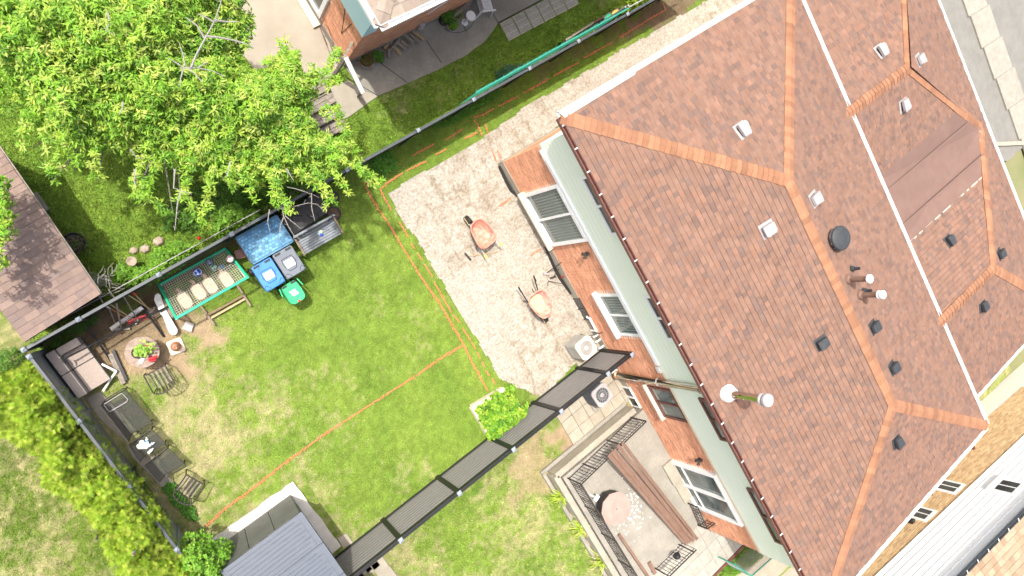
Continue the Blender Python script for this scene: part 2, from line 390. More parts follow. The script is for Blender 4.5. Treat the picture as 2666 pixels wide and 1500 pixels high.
# sand bed: lumpy real relief clipped to its outline
X, Y, Q = grid(3, 24, -8.2, 2, .05)
edge = sdist(sandP, X, Y)+(fbm(X, Y, 2.5, 3)-.5)*.14
rel = (fbm(X, Y, 3.2, 5)-.5)*.055+(np.abs(((X*1.9) % 1)-.5) < .06)*-.004+(fbm(X, Y, 13, 2)-.5)*.02
pp = vnoise(X, Y, 2.2); rel += np.where(pp > .62, .012, 0)
Z = .012+rel; ok = edge[Q].min(1) > 0; used = np.unique(Q[ok]); remap = np.full(len(X), -1); remap[used] = np.arange(len(used))
wx, wy = X+(fbm(X, Y, 1.3, 3)-.5)*.5, Y+(fbm(X+9, Y, 1.3, 3)-.5)*.5
cellx, celly = np.abs((wx/.46) % 1-.5)*2, np.abs((wy/.4) % 1-.5)*2; jn = np.clip((np.maximum(cellx, celly)-.82)/.14, 0, 1)
mk = np.clip((fbm(X, Y+4, .5, 3)-.42)/.12, 0, 1); rough_ = np.clip((fbm(X+2, Y, 3.6, 5)-.5)/.12, 0, 1); grit = vnoise(X, Y, 14)
dk_ = np.clip(jn*mk*.55*(.4+rough_)+rough_*.3*(.35+.65*mk)+np.clip((grit-.72)*2, 0, 1)*.2*mk, 0, .62)[:, None]
Z = Z-jn*mk*.012+(1-rough_)*.006*mk
CS = np.ones((len(X), 3))*(1-dk_)+np.array([.52, .44, .33])*dk_
sand = npobj('sand', npmesh('sand', np.stack([X, Y, Z], 1)[used], remap[Q[ok]], CS[used], True), mSand); tag(sand, kind='structure')
slabsheet('driveway', tanP, .012, mTan, jit=.02)
slabsheet('patio', patioP, .03, mConc, jit=.012)
slabsheet('landing', padP, .022, mConcP, jit=.015)
# recessed joints of the patio, as thin dark grooves lying in the concrete
g = M()
for a, b in (((1110, 105), (1150, 165)), ((985, 160), (1060, 215)), ((900, 200), (985, 250)), ((1195, 40), (1215, 85)), ((1275, 20), (1297, 60))): g.beam(at(*a, .031), at(*b, .031), .02, .006)
g.beam(at(1296, 60, .031), at(1425, -8, .031), .03, .008)
c0 = at(1190, 40, .03)
ring = [c0+Vector((.62*math.cos(t), .62*math.sin(t)*.8, .002)) for t in [R(i) for i in range(200, 345, 12)]]
g.tube(ring, .008, 4)
tag(part('patio_joint', g, mat('joint', (.05, .045, .035), rough=1)), kind='structure')
# paver slabs leading away from the patio, each pressed with small blocks
s0 = at(1297, 62, 0)
for i in range(6):
    r_ = thing('stepping_slab', 'pressed concrete paver slab in the row beside the north lawn', 'paver', (s0.x+.27+i*.5, s0.y-.31, 0), group='row of paver slabs beside the north lawn')
    g = M(); g.box((0, 0, .015), (.46, .58, .03)); part('slab', g, mMortar, r_, world=False)
    g = M()
    for a in range(4):
        for b in range(3):
            hx = .115 if (a+b) % 2 else .1
            g.box((-.17+a*.114, -.19+b*.19, .034), (.105, .18, .01), 0, (.36, .36, .33))
    part('block', g, mPaver, r_, world=False, kind='stuff')

# ------------------------------------------------------------------ pieces on sloping faces
CAMP = Vector((0, 0, H))
def showsize(vs):
    c = sum((Vector(v) for v in vs[:4]), Vector())/4; n = (Vector(vs[1])-Vector(vs[0])).cross(Vector(vs[3])-Vector(vs[0]))
    d = CAMP-c; q = d.length; return abs(n.dot(d/q))/(q*q) if (d.dot(fw) < 0) else 0
def inframe(c):
    d = Vector(c)-CAMP; z = d.dot(fw)
    if z <= 0: return False
    return abs(d.dot(right)/z*F) < PX and abs(d.dot(down)/z*F) < PY
def pieces_out(pieces, name, mt, parent, n, stuffname=None):
    """pieces: (verts, faces, colour); the n that show largest become parts of their own."""
    vis = [(showsize(p[0]) if inframe(p[0][0]) else 0, i) for i, p in enumerate(pieces)]
    big = set(i for _, i in sorted(vis, reverse=True)[:n]); rest = M()
    for i, p in enumerate(pieces):
        if i in big:
            g = M(); g.add(p[0], p[1], p[2]); part(name, g, mt, parent)
        else: rest.add(*p)
    if rest.v: part(stuffname or name+'_field', rest, mt, parent, kind='stuff')
def clip_row(poly2, v):
    xs = []
    n = len(poly2)
    for i in range(n):
        (u1, v1), (u2, v2) = poly2[i], poly2[(i+1) % n]
        if (v1 <= v < v2) or (v2 <= v < v1): xs.append(u1+(u2-u1)*(v-v1)/(v2-v1))
    return (min(xs), max(xs)) if len(xs) >= 2 else None
def shingles(poly, pal, expo=.143, wmin=.09, wmax=.21, th=.013, off=.012, gap=.004, raised=.5):
    P = [Vector(p) for p in poly]; n = (P[1]-P[0]).cross(P[2]-P[0]).normalized()
    if n.z < 0: n = -n
    e = Vector((0, 0, 1)).cross(n).normalized(); s = n.cross(e).normalized(); o = P[0]
    if s.z < 0: s, e = -s, -e
    p2 = [((p-o).dot(e), (p-o).dot(s)) for p in P]; v0, v1 = min(p[1] for p in p2), max(p[1] for p in p2)
    out = []; v = v0+.001
    while v < v1-.02:
        vt = min(v+expo, v1-.001); a, b = clip_row(p2, v), clip_row(p2, vt)
        if a:
            b = b or a; u = a[0]-random.uniform(0, wmax)
            while u < a[1]:
                wd = random.uniform(wmin, wmax); l, r = u+gap/2, u+wd-gap/2; u += wd
                bl, br = max(l, a[0]), min(r, a[1]); tl, tr = max(l, b[0]), min(r, b[1])
                if br-bl < .015: continue
                if tr < tl: tl = tr = max(min((bl+br)/2, b[1]), b[0])
                hgt = off+th*(1.0 if random.random() < raised else .35)+random.uniform(0, .002); k = random.choice(pal); q = random.uniform(.92, 1.08)
                col = (k[0]*q, k[1]*q, k[2]*q)
                t = lambda uu, vv, hh: o+e*uu+s*vv+n*hh
                vs = [t(bl, v, hgt), t(br, v, hgt), t(tr, vt+.01, off-.006), t(tl, vt+.01, off-.006), t(bl, v, off-.008), t(br, v, off-.008)]
                out.append((vs, [(0, 1, 2, 3), (4, 5, 1, 0), (4, 0, 3), (5, 2, 1)], col))
        v += expo
    return out
def deck(g, poly, t=.12):
    P = [Vector(p) for p in poly]; n = (P[1]-P[0]).cross(P[2]-P[0]).normalized()
    if n.z < 0: P = P[::-1]; n = -n
    k = len(P); vs = P+[p-Vector((0, 0, t)) for p in P]
    g.add(vs, [tuple(range(k)), tuple(range(k, 2*k))[::-1]]+[((i+1) % k, i, i+k, (i+1) % k+k) for i in range(k)])
def caps(a, b, na, nb, pal, wd=.17, expo=.15, th=.016):
    """ridge caps bent over the line a-b; na, nb = outward directions in the two faces (unit, downhill)."""
    a, b = Vector(a), Vector(b); L = (b-a).length; d = (b-a)/L; n = int(L/expo); out = []
    up_ = Vector((0, 0, 1))
    for i in range(n):
        p = a+d*(i*L/n-.01); q = a+d*((i+1)*L/n+.02); k = random.choice(pal); z = random.uniform(.85, 1.15); j = random.uniform(-.008, .008)
        h1, h0 = .03+th+random.uniform(0, .004), .03
        A, B = na*(wd+j), nb*(wd-j); l1 = up_*h1; l0 = up_*h0
        vs = [p+A+l1*.9, p+l1, q+l0, q+A+l0*.9, p+B+l1*.9, q+B+l0*.9, p+A, p, p+B]
        out.append((vs, [(0, 1, 2, 3), (1, 4, 5, 2), (6, 7, 1, 0), (7, 8, 4, 1), (6, 0, 3), (8, 5, 4)], (k[0]*z, k[1]*z, k[2]*z)))
    return out
def bricks(p0, du, dv, U, V, pal, holes=(), bl=.215, bh=.066, mo=.01, nrm=None, th=.012):
    """running bond in the plane p0 + u*du + v*dv"""
    p0, du, dv = Vector(p0), Vector(du), Vector(dv); n = Vector(nrm); out = []; row = 0; v = 0
    while v < V-.03:
        u = -(bl/2 if row % 2 else 0)
        while u < U:
            l, r = max(u, 0), min(u+bl-mo, U); vt = min(v+bh-mo, V)
            cu, cv = (l+r)/2, (v+vt)/2
            if r-l > .03 and not any(h[0]-.02 < cu < h[1]+.02 and h[2] < cv < h[3] for h in holes):
                k = random.choice(pal); q = random.uniform(.86, 1.14); h = th+random.uniform(-.002, .002)
                t = lambda uu, vv, hh: p0+du*uu+dv*vv+n*hh
                vs = [t(l, v, h), t(r, v, h), t(r, vt, h), t(l, vt, h), t(l, v, 0), t(r, v, 0), t(r, vt, 0), t(l, vt, 0)]
                fs = [(0, 1, 2, 3), (4, 5, 1, 0), (5, 6, 2, 1), (6, 7, 3, 2), (7, 4, 0, 3)]
                out.append((vs, fs, (k[0]*q, k[1]*q, k[2]*q)))
            u += bl
        v += bh; row += 1
    return out
PALR = [(.24, .145, .105)]*5+[(.225, .139, .103)]*4+[(.205, .13, .1)]*2+[(.18, .122, .099)]*2+[(.262, .15, .105)]
PALC = [(.32, .165, .095), (.295, .152, .09), (.34, .175, .1)]
PALB = [(.72, .36, .22), (.68, .33, .2), (.76, .39, .24), (.62, .3, .18)]
PALE = [(.3, .25, .205), (.265, .22, .18), (.325, .275, .225), (.24, .205, .17)]
PALY = [(.62, .44, .25), (.58, .41, .23), (.66, .48, .28), (.53, .37, .21)]
PALS = [(.25, .185, .155), (.225, .17, .145), (.27, .2, .165), (.21, .162, .142)]

# ------------------------------------------------------------------ house
ZE, ZR = 5.4, 6.55
C1, C2, C3, C4 = Vector((9.0, -.62, ZE)), Vector((17.64, -.62, ZE)), Vector((17.64, -16.05, ZE)), Vector((9.0, -16.05, ZE))
P1, P2 = Vector((13.32, -4.88, ZR)), Vector((13.32, -11.9, ZR))
house = thing('house', 'large two storey brick house with orange brown shingle hip roof and pale green upper wall', 'house', (13.3, -8.3, 0))
roof = M()
faces = {'left': [C4, C1, P1, P2], 'top': [C1, C2, P1], 'right': [C2, C3, P2, P1], 'bot': [C3, C4, P2]}
Q1, Q2 = Vector((20.62, -4.75, 5.42)), Vector((20.76, -12.0, 5.42)); E1, E2 = Vector((24.8, -.55, 4.3)), Vector((24.8, -16.05, 4.32))
NT = Vector((24.25, -8.36, 4.46)); xs = 17.6
wings = {'a': [(xs, -.55, 4.3), tuple(E1), tuple(Q1), (xs, -4.75, 5.42)], 'b': [(xs, -4.75, 5.42), tuple(Q1), (23.05, -7.2, 4.76), (xs, -7.2, 4.76)],
         'c': [(xs, -9.6, 4.77), (23.1, -9.6, 4.77), tuple(Q2), (xs, -12.0, 5.42)], 'd': [(xs, -12.0, 5.42), tuple(Q2), tuple(E2), (xs, -16.05, 4.32)],
         'e': [tuple(E1), (24.8, -8.36, 4.3), tuple(NT), tuple(Q1)], 'f': [(24.8, -8.36, 4.3), tuple(E2), tuple(Q2), tuple(NT)]}
for P in list(faces.values())+list(wings.values()): deck(roof, P)
ro = part('roof', roof, mat('roof_deck', (.2, .1, .075), rough=.95), house)
allsh = []
for k, P in faces.items(): allsh += shingles(P, PALR)
for k, P in wings.items(): allsh += shingles(P, PALR, expo=.15)
pieces_out(allsh, 'shingle', mSh, ro, 300)
g = M(); g.add([(xs, -7.2, 4.79), (23.05, -7.2, 4.79), (24.2, -8.36, 4.5), (23.1, -9.6, 4.79), (xs, -9.6, 4.79), (xs, -8.4, 4.77)], [(0, 5, 4, 3, 2, 1)][::-1])
g.f = [tuple(reversed(g.f[0]))]
for yy in (-7.75, -9.0): g.beam((xs, yy, 4.795), (23.4, yy, 4.79), .05, .012)
part('roof_membrane', g, mMembr, ro)
g = M()
for i in range(24): x_ = 17.9+i*.215; g.box((x_+.1, -9.66, 4.79), (.2, .13, .012), 0, random.choice([(.6, .5, .4), (.52, .43, .33), (.66, .56, .45)]))
part('starter_strip', g, mSh, ro)
cp = []
def dh(a, b, m):                                   # unit direction inside a face, perpendicular to the line a-b, pointing at m
    d = (Vector(b)-Vector(a)).normalized(); r_ = Vector(m)-Vector(a); r_ -= d*r_.dot(d); return r_.normalized()
mid = lambda P: sum((Vector(p) for p in P), Vector())/len(P)
for a, b, f1, f2 in ((C1, P1, 'left', 'top'), (C2, P1, 'top', 'right'), (C4, P2, 'left', 'bot'), (C3, P2, 'right', 'bot'), (P2, P1, 'left', 'right')):
    cp += caps(a, b, dh(a, b, mid(faces[f1])), dh(a, b, mid(faces[f2])), PALC)
for a, b, f1, f2 in ((E1, Q1, 'a', 'e'), (NT, Q1, 'b', 'e'), (Vector((xs-.25, -4.75, 5.45)), Q1, 'a', 'b'), (E2, Q2, 'd', 'f'), (NT, Q2, 'c', 'f'), (Vector((xs-.25, -12.0, 5.45)), Q2, 'c', 'd')):
    cp += caps(a, b, dh(a, b, mid(wings[f1])), dh(a, b, mid(wings[f2])), PALC, expo=.16)
pieces_out(cp, 'ridge_cap', mSh, ro, 300)
# walls
zf, zb = .4, 2.8
win = dict(s1=(2.24+YW0, 4.06+YW0, .45, 2.8), w2=(5.84+YW0, 7.33+YW0, 1.55, 2.8), br=(9.2+YW0, 10.4+YW0, 1.6, 2.8), dr=(12.35+YW0, 14.35+YW0, .5, 2.8))
g = M(); g.box2((XW, YW0, zf), (17.2, YW1, zb)); wl_ = part('wall', g, mMortar, house)
holes = [(v[0], v[1], v[2]-zf, v[3]-zf) for v in win.values()]
pb = bricks((XW, YW0, zf), (0, -1, 0), (0, 0, 1), YW0-YW1, zb-zf, PALB, holes, nrm=(-1, 0, 0), th=.012)
pieces_out(pb, 'brick', mBrickR, wl_, 300)
pb = bricks((XW, YW0, zf), (1, 0, 0), (0, 0, 1), 7.6, zb-zf, PALB, nrm=(0, 1, 0), th=.012)
g = M(); [g.add(*p) for p in pb]; part('brick_side', g, mBrickR, wl_, kind='stuff')
g = M(); g.box2((XW-.03, YW0+.03, -.3), (17.2, YW1-.03, zf)); part('foundation', g, mConcP, house)
g = M(); g.box2((XW-.03, YW0+.03, zb+.1), (17.2, YW1-.03, ZE-.12))
for z in np.arange(zb+.22, ZE-.2, .2): g.beam((XW-.031, YW0+.03, z), (XW-.031, YW1, z), .004, .008); g.beam((XW, YW0+.033, z), (17.1, YW0+.033, z), .012, .014)
part('siding', g, mSiding, house)
g = M(); g.box2((XW-.09, YW0-.1, zb), (XW-.0, -8.3, zb+.14)); part('trim_board', g, mPaleS, house, bevel=.01)
g = M(); g.box2((XW-.045, -8.3, zb), (XW, YW1, zb+.1)); part('trim_board', g, mStucco, house); g = M(); g.box2((XW, YW0, zb), (17.2, YW0+.05, zb+.1)); part('trim_board', g, mStucco, house)
g = M(); g.box2((9.05, -.7, ZE-.2), (17.6, -16.0, ZE-.15)); part('soffit', g, mPaleS, house)
# gutters
def gutter(p, q, nrm, mt, bm=None, name='gutter', step=.62, par=house, w_=.12, brk=True):
    p, q, n = Vector(p), Vector(q), Vector(nrm); d = (q-p).normalized(); g = M(); L = (q-p).length
    g.beam(p+n*w_, q+n*w_, .014, .11); g.beam(p+n*.008, q+n*.008, .014, .1); g.beam(p+n*w_/2-Vector((0, 0, .05)), q+n*w_/2-Vector((0, 0, .05)), w_, .014)
    o = part(name, g, mt, par)
    if brk:
        g = M()
        for i in range(int(L/step)+1): g.beam(p+d*(i*step+.2)+Vector((0, 0, .058)), p+d*(i*step+.2)+n*(w_-.01)+Vector((0, 0, .058)), .03, .012)
        part('bracket', g, mWhite, o)
    return o
gutter((9.0, -.62, ZE-.05), (9.0, -16.05, ZE-.05), (-1, 0, 0), mGutB, w_=.1)
gutter((9.0, -.62, ZE-.05), (17.64, -.62, ZE-.05), (0, 1, 0), mWhite, w_=.13, step=.75)
gutter((17.64, -.62, ZE-.02), (17.64, -16.05, ZE-.02), (1, 0, 0), mWhite, w_=.12, brk=False)
gutter((9.0, -16.05, ZE-.03), (17.64, -16.05, ZE-.03), (0, -1, 0), mWhite, w_=.12, brk=False)
gutter((24.8, -.55, 4.26), (24.8, -16.05, 4.28), (1, 0, 0), mWhite, w_=.12, brk=False)
gutter((17.7, -16.05, 4.28), (24.8, -16.05, 4.28), (0, -1, 0), mWhite, w_=.11, brk=False)
# flat white liner lying in the north gutter
g = M(); g.add([(9.0, -.5, ZE+.02), (9.05, -.68, ZE+.055), (11.4, -.66, ZE+.05), (11.55, -.5, ZE+.02)], [(0, 1, 2, 3)]); part('gutter_liner', g, mWhite, house, solid=0)
g = M(); g.box2((17.7, -1.1, -.1), (24.3, -15.5, 4.25)); part('front_wall', g, mStucco, house)
# windows
def window(y0, y1, z0, z1, fm, nm, par, x=XW, out=.05, n=2, blinds=0, fw_=.07, pane=None, sill=None, divide_z=None):
    g = M(); yy0, yy1 = min(y0, y1), max(y0, y1)
    for a, b in (((x-out, yy0, z0), (x+.02, yy0+fw_, z1)), ((x-out, yy1-fw_, z0), (x+.02, yy1, z1)), ((x-out, yy0+fw_, z0), (x+.02, yy1-fw_, z0+fw_)), ((x-out, yy0+fw_, z1-fw_), (x+.02, yy1-fw_, z1))): g.box2(a, b)
    for i in range(1, n): c = yy0+(yy1-yy0)*i/n; g.box2((x-out-.01, c-.03, z0+fw_), (x+.02, c+.03, z1-fw_))
    if divide_z: g.box2((x-out*.6, yy0+fw_, divide_z-.02), (x+.015, yy1-fw_, divide_z+.02))
    o = part('window', g, fm, par, bevel=.006)
    g = M()
    for i in range(n):
        c0_, c1_ = yy0+fw_+(yy1-yy0-2*fw_)*i/n, yy0+fw_+(yy1-yy0-2*fw_)*(i+1)/n
        h = M(); h.box2((x-out*.35, c0_, z0+fw_), (x-out*.35+.006, c1_, z1-fw_)); part('pane', h, pane or mGlass, o)
    if blinds:
        h = M()
        for i in range(int((yy1-yy0-.1)/.09)): h.box((x-out*.35-.006, yy0+.12+i*.09, (z0+z1)/2+.12), (.004, .04, z1-z0-.45), 0)
        part('blind', h, mBlind, o)
    if sill:
        h = M(); h.box2((x-out-.1, yy0-.08, z0-.09), (x, yy1+.08, z0)); part('sill', h, sill, o, bevel=.01)
    return o
s1 = window(-2.24, -4.06, .62, 2.8, mWhite, 2, house, out=.12, blinds=1, fw_=.1, sill=mStucco)
window(-5.84, -7.33, 1.6, 2.8, mWhite, 2, house, out=.05, fw_=.09, sill=mWhite, pane=mGlass, blinds=1)
window(-9.2, -10.4, 1.62, 2.8, mBrownF, 2, house, out=.06, sill=mStucco, fw_=.08)
dr = window(-12.35, -14.35, .52, 2.8, mWhite, 2, house, out=.14, fw_=.11, divide_z=1.0)
for y0, y1, m_w in ((-2.25, -4.03, mPaleS), (-5.88, -7.35, mPaleS), (-9.28, -10.75, mBrownF), (-12.47, -14.5, mBrownF)): window(y0, y1, 4.02, 5.15, m_w, 2, house, x=XW-.03, out=.06, fw_=.09, pane=mGlass if m_w is mBrownF else mGlassD)
window(-5.98, -6.8, -.12, .42, mGlassD, 1, house, x=XW-.03, out=.03, pane=mGlassD, fw_=.04)
window(-9.42, -10.25, -.02, .48, mWhite, 2, house, x=XW-.03, out=.04, fw_=.05, pane=mGlassD)
# black damp-proof membrane along the footing
g = M(); a = at(1300, 432, .03)
pts = [(1300, 432), (1316, 470), (1332, 498), (1348, 512)]; [g.beam(at(*pts[i], .06), at(*pts[i+1], .06), .06, .14) for i in range(3)]
pts = [(1420, 642), (1436, 682), (1452, 715), (1472, 745), (1486, 765)]; [g.beam(at(*pts[i], .06), at(*pts[i+1], .06), .055, .12) for i in range(4)]
part('footing_membrane', g, mBlack, house)
# ---- things fixed on the house roof, each a thing of its own
nL = (P1-C1).cross(P2-C1).normalized(); nL = nL if nL.z > 0 else -nL
nT = (C2-C1).cross(P1-C1).normalized(); nT = nT if nT.z > 0 else -nT
nR = (C3-C2).cross(P2-C2).normalized(); nR = nR if nR.z > 0 else -nR
nB = (C4-C3).cross(P2-C3).normalized(); nB = nB if nB.z > 0 else -nB
def wp(k): P = [Vector(p) for p in wings[k]]; n = (P[1]-P[0]).cross(P[2]-P[0]).normalized(); return P[0], (n if n.z > 0 else -n)
RF = {'L': (C1, nL), 'T': (C1, nT), 'R': (C2, nR), 'B': (C3, nB), 'a': wp('a'), 'b': wp('b'), 'c': wp('c'), 'd': wp('d'), 'e': wp('e'), 'f': wp('f')}
def vent(px, py, face, white, label, s=.36):
    p0, n = RF[face]; p = onplane(px, py, p0, n); sl = Vector((n.x, n.y, 0)).normalized(); rz = math.atan2(sl.y, sl.x)
    r_ = thing('roof_vent', label, 'roof vent', p, rz, 'box vents on the shingle roof')
    th = math.atan2(math.hypot(n.x, n.y), n.z); mt = mVentW if white else mVentB
    Tm = Matrix.Rotation(th, 4, 'Y'); g = M()
    def tb(g, c, sz): q = M(); q.box(c, sz); g.add([Tm @ Vector(v) for v in q.v], q.f)
    tb(g, (0, 0, .022), (s*1.35, s*1.3, .012)); part('flashing', g, mt, r_, world=False)
    g = M(); tb(g, (-.02, 0, .07), (s*.8, s*.8, .1)); part('neck', g, mBlack if white else mVentB, r_, world=False)
    g = M(); h0, h1 = .2, .14
    prof = [(-s*.62, -s*.4, h1), (-s*.62, s*.4, h1), (s*.3, s*.5, h0), (s*.55, s*.42, h0*.86), (s*.55, -s*.42, h0*.86), (s*.3, -s*.5, h0)]
    vs = [Tm @ Vector(p_) for p_ in prof]+[Tm @ Vector((p_[0], p_[1], p_[2]-.09)) for p_ in prof]
    g.add(vs, [(5, 4, 3, 2, 1, 0), (6, 7, 8, 9, 10, 11)]+[(i, (i+1) % 6, (i+1) % 6+6, i+6) for i in range(6)])
    part('hood', g, mt, r_, world=False, bevel=.01); return r_
for a in ((1931, 340, 'T', 1, 'pale metal roof vent left of the vertical hip'), (1997, 597, 'L', 1, 'pale metal roof vent on the garden-side slope'),
          (2118, 519, 'R', 1, 'small pale roof vent just right of the main ridge'), (2292, 134, 'a', 1, 'pale roof vent at the top between white gutter and hip'),
          (2391, 157, 'e', 1, 'narrow pale roof vent right of the upper hip'), (2350, 275, 'b', 1, 'pale roof vent below the short cross ridge'),
          (2137, 893, 'L', 0, 'black roof vent alone on the garden-side slope'), (2272, 852, 'R', 0, 'black roof vent below the metal flues'),
          (2322, 958, 'R', 0, 'black roof vent nearest the lower end of the main ridge'), (2332, 1150, 'B', 0, 'black roof vent on the lower hip end'),
          (2470, 628, 'c', 0, 'black roof vent on the coarse-shingled slope by the flat membrane'), (2601, 662, 'f', 0, 'small black roof vent near the right edge hip'),
          (2556, 797, 'd', 0, 'black roof vent above the cream wall at right')): vent(*a, s=.31 if a[3] else .28)
def flue(pb, pt, r, label, mt, cap, face='R', capm=mWhite):
    p0, n = RF[face]; b = onplane(*pb, p0, n); rr = ray(*pt); dep = (rr.x*b.x+rr.y*b.y)/(rr.x**2+rr.y**2); zt = H-dep*1.0
    # height from the image of its top: the point above b whose ray radius matches
    zt = H-math.hypot(b.x, b.y)/math.hypot(rr.x, rr.y)
    t = thing('flue_pipe', label, 'flue', b)
    g = M(); g.lathe([(r*2.0, .0), (r*1.5, .1), (r*1.05, .14)], b, 18); part('flashing', g, mVentB if cap == 0 else mBrown, t, smooth=False)
    g = M(); g.tube([b-Vector((0, 0, .1)), (b.x, b.y, zt)], r, 18); part('pipe', g, mt, t, smooth=False)
    if cap:
        g = M()
        if cap == 1: g.lathe([(r*1.0, -.02), (r*1.55, 0), (r*1.55, .05), (r*.95, .08), (r*.5, .05)], (b.x, b.y, zt), 22)
        else: g.lathe([(r*1.5, 0), (r*1.5, .03), (r*1.0, .04), (r*1.0, .09), (r*1.5, .09), (r*1.5, .14), (.001, .16)], (b.x, b.y, zt), 22)
        part('cap', g, capm, t)
    else:
        g = M(); g.tube([(b.x, b.y, zt), (b.x, b.y, zt+.012)], r*.8, 14); part('opening', g, mBlack, t)
flue((2215, 700), (2237, 699), .045, 'short thin black plumbing stack above the two brown flues', mVentB, 0)
flue((2205, 728), (2262, 725), .075, 'brown metal flue with open white ring cap', mBrown, 1)
flue((2236, 768), (2288, 767), .075, 'brown metal flue with closed white disc cap', mBrown, 2)
flue((2246, 757), (2268, 759), .045, 'short thin black plumbing stack touching the disc-capped flue', mVentB, 0)
p = onplane(2168, 622, *RF['R']); t = thing('turbine_vent', 'round black mushroom vent beside the main ridge', 'roof vent', p)
g = M(); g.lathe([(.2, 0), (.2, .22), (.3, .24)], p, 20); part('base', g, mVentW, t)
g = M(); g.lathe([(.28, .2), (.33, .23), (.33, .28), (.3, .31), (.2, .335), (.19, .33), (.001, .35)], p, 28); part('cap', g, mVentB, t, smooth=False)
g = M()
for k in range(10): a = k*.63; g.box((p.x+.285*math.cos(a), p.y+.285*math.sin(a), p.z+.19), (.03, .05, .06), a)
part('louvre', g, mVentW, t)
# tall steel chimney against the rear wall
b = at(1610, 975, .35); b.x = min(b.x, XW-.12); rad = math.hypot(b.x, b.y)
ztop = H-rad/math.hypot(*ray(1985, 1054)[:2])
t = thing('steel_chimney', 'tall shiny steel chimney pipe rising past the gutter with white round cap', 'chimney', (b.x, b.y, 0))
g = M(); g.tube([(b.x, b.y, .3), (b.x, b.y, ztop)], .105, 28); part('pipe', g, mSteel, t, smooth=False)
g = M()
for z in (2.55, 4.45): g.tube([(b.x+.118*math.cos(R(k)), b.y+.118*math.sin(R(k)), z) for k in range(0, 361, 20)], .012, 6); g.beam((b.x+.1, b.y, z), (XW, b.y, z), .03, .02)
part('pipe_strap', g, mVentW, t)
g = M(); g.lathe([(.16, 0), (.16, .03), (.13, .05), (.13, .13), (.17, .14), (.17, .2), (.15, .225), (.001, .235)], (b.x, b.y, ztop-.03), 26); part('rain_cap', g, mVentW, t)
g = M(); zc = 5.55; g.lathe([(.24, -.1), (.235, .02), (.18, .1), (.14, .12), (.14, .2), (.105, .2)], (b.x+.02, b.y, zc), 24); g.box((b.x+.06, b.y, zc-.07), (.3, .95, .03), tilt=('Y', -.26)); part('flashing', g, mWhite, t)
g = M(); g.tube([(b.x, b.y, .32), (b.x+.3, b.y, .3)], .11, 14); g.lathe([(.15, 0), (.14, .08), (.106, .1)], (b.x, b.y, .28), 16); part('tee', g, mat('copper_tee', (.5, .25, .14), rough=.4, metal=.6), t)

# ------------------------------------------------------------------ fences
def fence(label, p, q, posts, h, slats, mr, ms, face, post_w=.1, railw=.07, slat_t=.02, gapz=.008, bot=.06):
    p, q = Vector((*p, 0)), Vector((*q, 0)); d = (q-p).normalized(); n = Vector((-d.y, d.x, 0))*face
    t = thing('fence', label, 'fence', p, 0); rz = math.atan2(d.y, d.x)
    for s_ in posts:
        c = p+d*s_; g = M(); g.box((c.x, c.y, h/2), (post_w, post_w, h), rz); po = part('post', g, mr, t)
        g = M(); k = post_w*.72; g.lathe([(k*1.0, 0), (k*1.0, .025), (.002, .085)], (c.x, c.y, h), 4, a0=rz+math.pi/4); part('cap', g, mCap, po)
    for i in range(len(posts)-1):
        a, b_ = p+d*(posts[i]+post_w/2), p+d*(posts[i+1]-post_w/2)
        z = Vector((0, 0, 1))
        g = M(); g.beam(a+z*(h-.05), b_+z*(h-.05), railw, .06); part('top_rail', g, mRail if mr is not mBlack else mr, t, bevel=.006)
        g = M(); g.beam(a+z*(h-.14)+n*.02, b_+z*(h-.14)+n*.02, .04, .09); g.beam(a+z*bot+n*.02, b_+z*bot+n*.02, .045, .08); part('rail', g, mr, t)
        zz = bot+.04; hh = (h-.19-zz)/slats
        for k in range(slats):
            g = M(); g.beam(a+z*(zz+hh*(k+.5)), b_+z*(zz+hh*(k+.5)), slat_t, hh-gapz)
            if hh < .2: g.beam(a+z*(zz+hh*(k+1)-.012)+n*.013, b_+z*(zz+hh*(k+1)-.012)+n*.013, .01, .02)
            part('slat', g, ms, t)
    return t
caps_n = [at(x, y, 1.84).x for x, y in ((65, 915), (205, 832), (415, 718), (605, 613), (745, 530), (905, 445), (1090, 340), (1235, 262), (1380, 180), (1507, 108), (1633, 35))]
fence('long dark fence with grey square post caps below the fruit tree', (FX, FY), (20, FY), [x-FX for x in caps_n]+[caps_n[-1]-FX+1.5, caps_n[-1]-FX+3], 1.84, 8, mFenceD, mFenceD, 1)
caps_w = [FY-at(x, y, 1.84).y for x, y in ((65, 915), (215, 1083), (355, 1247), (490, 1402))]
fence('smooth dark grey fence between the cedar hedge and the garden furniture', (FX, FY-.06), (FX, FY2), [.12]+caps_w[1:]+[8.6], 1.84, 5, mFence, mFence, -1)
caps_s = [at(x, y, 1.84).x for x, y in ((1039, 1400), (1192, 1278), (1338, 1172), (1462, 1073), (1584, 976), (1642, 932))]
fence('brown grey slatted fence with dark posts between grey shed and house', (-.9, FY2), (12, FY2), [.1]+[x+.9 for x in caps_s[:-1]]+[XW-.1+.9], 1.86, 10, mBlack, mSlat, 1, post_w=.13, railw=.09, bot=.08)
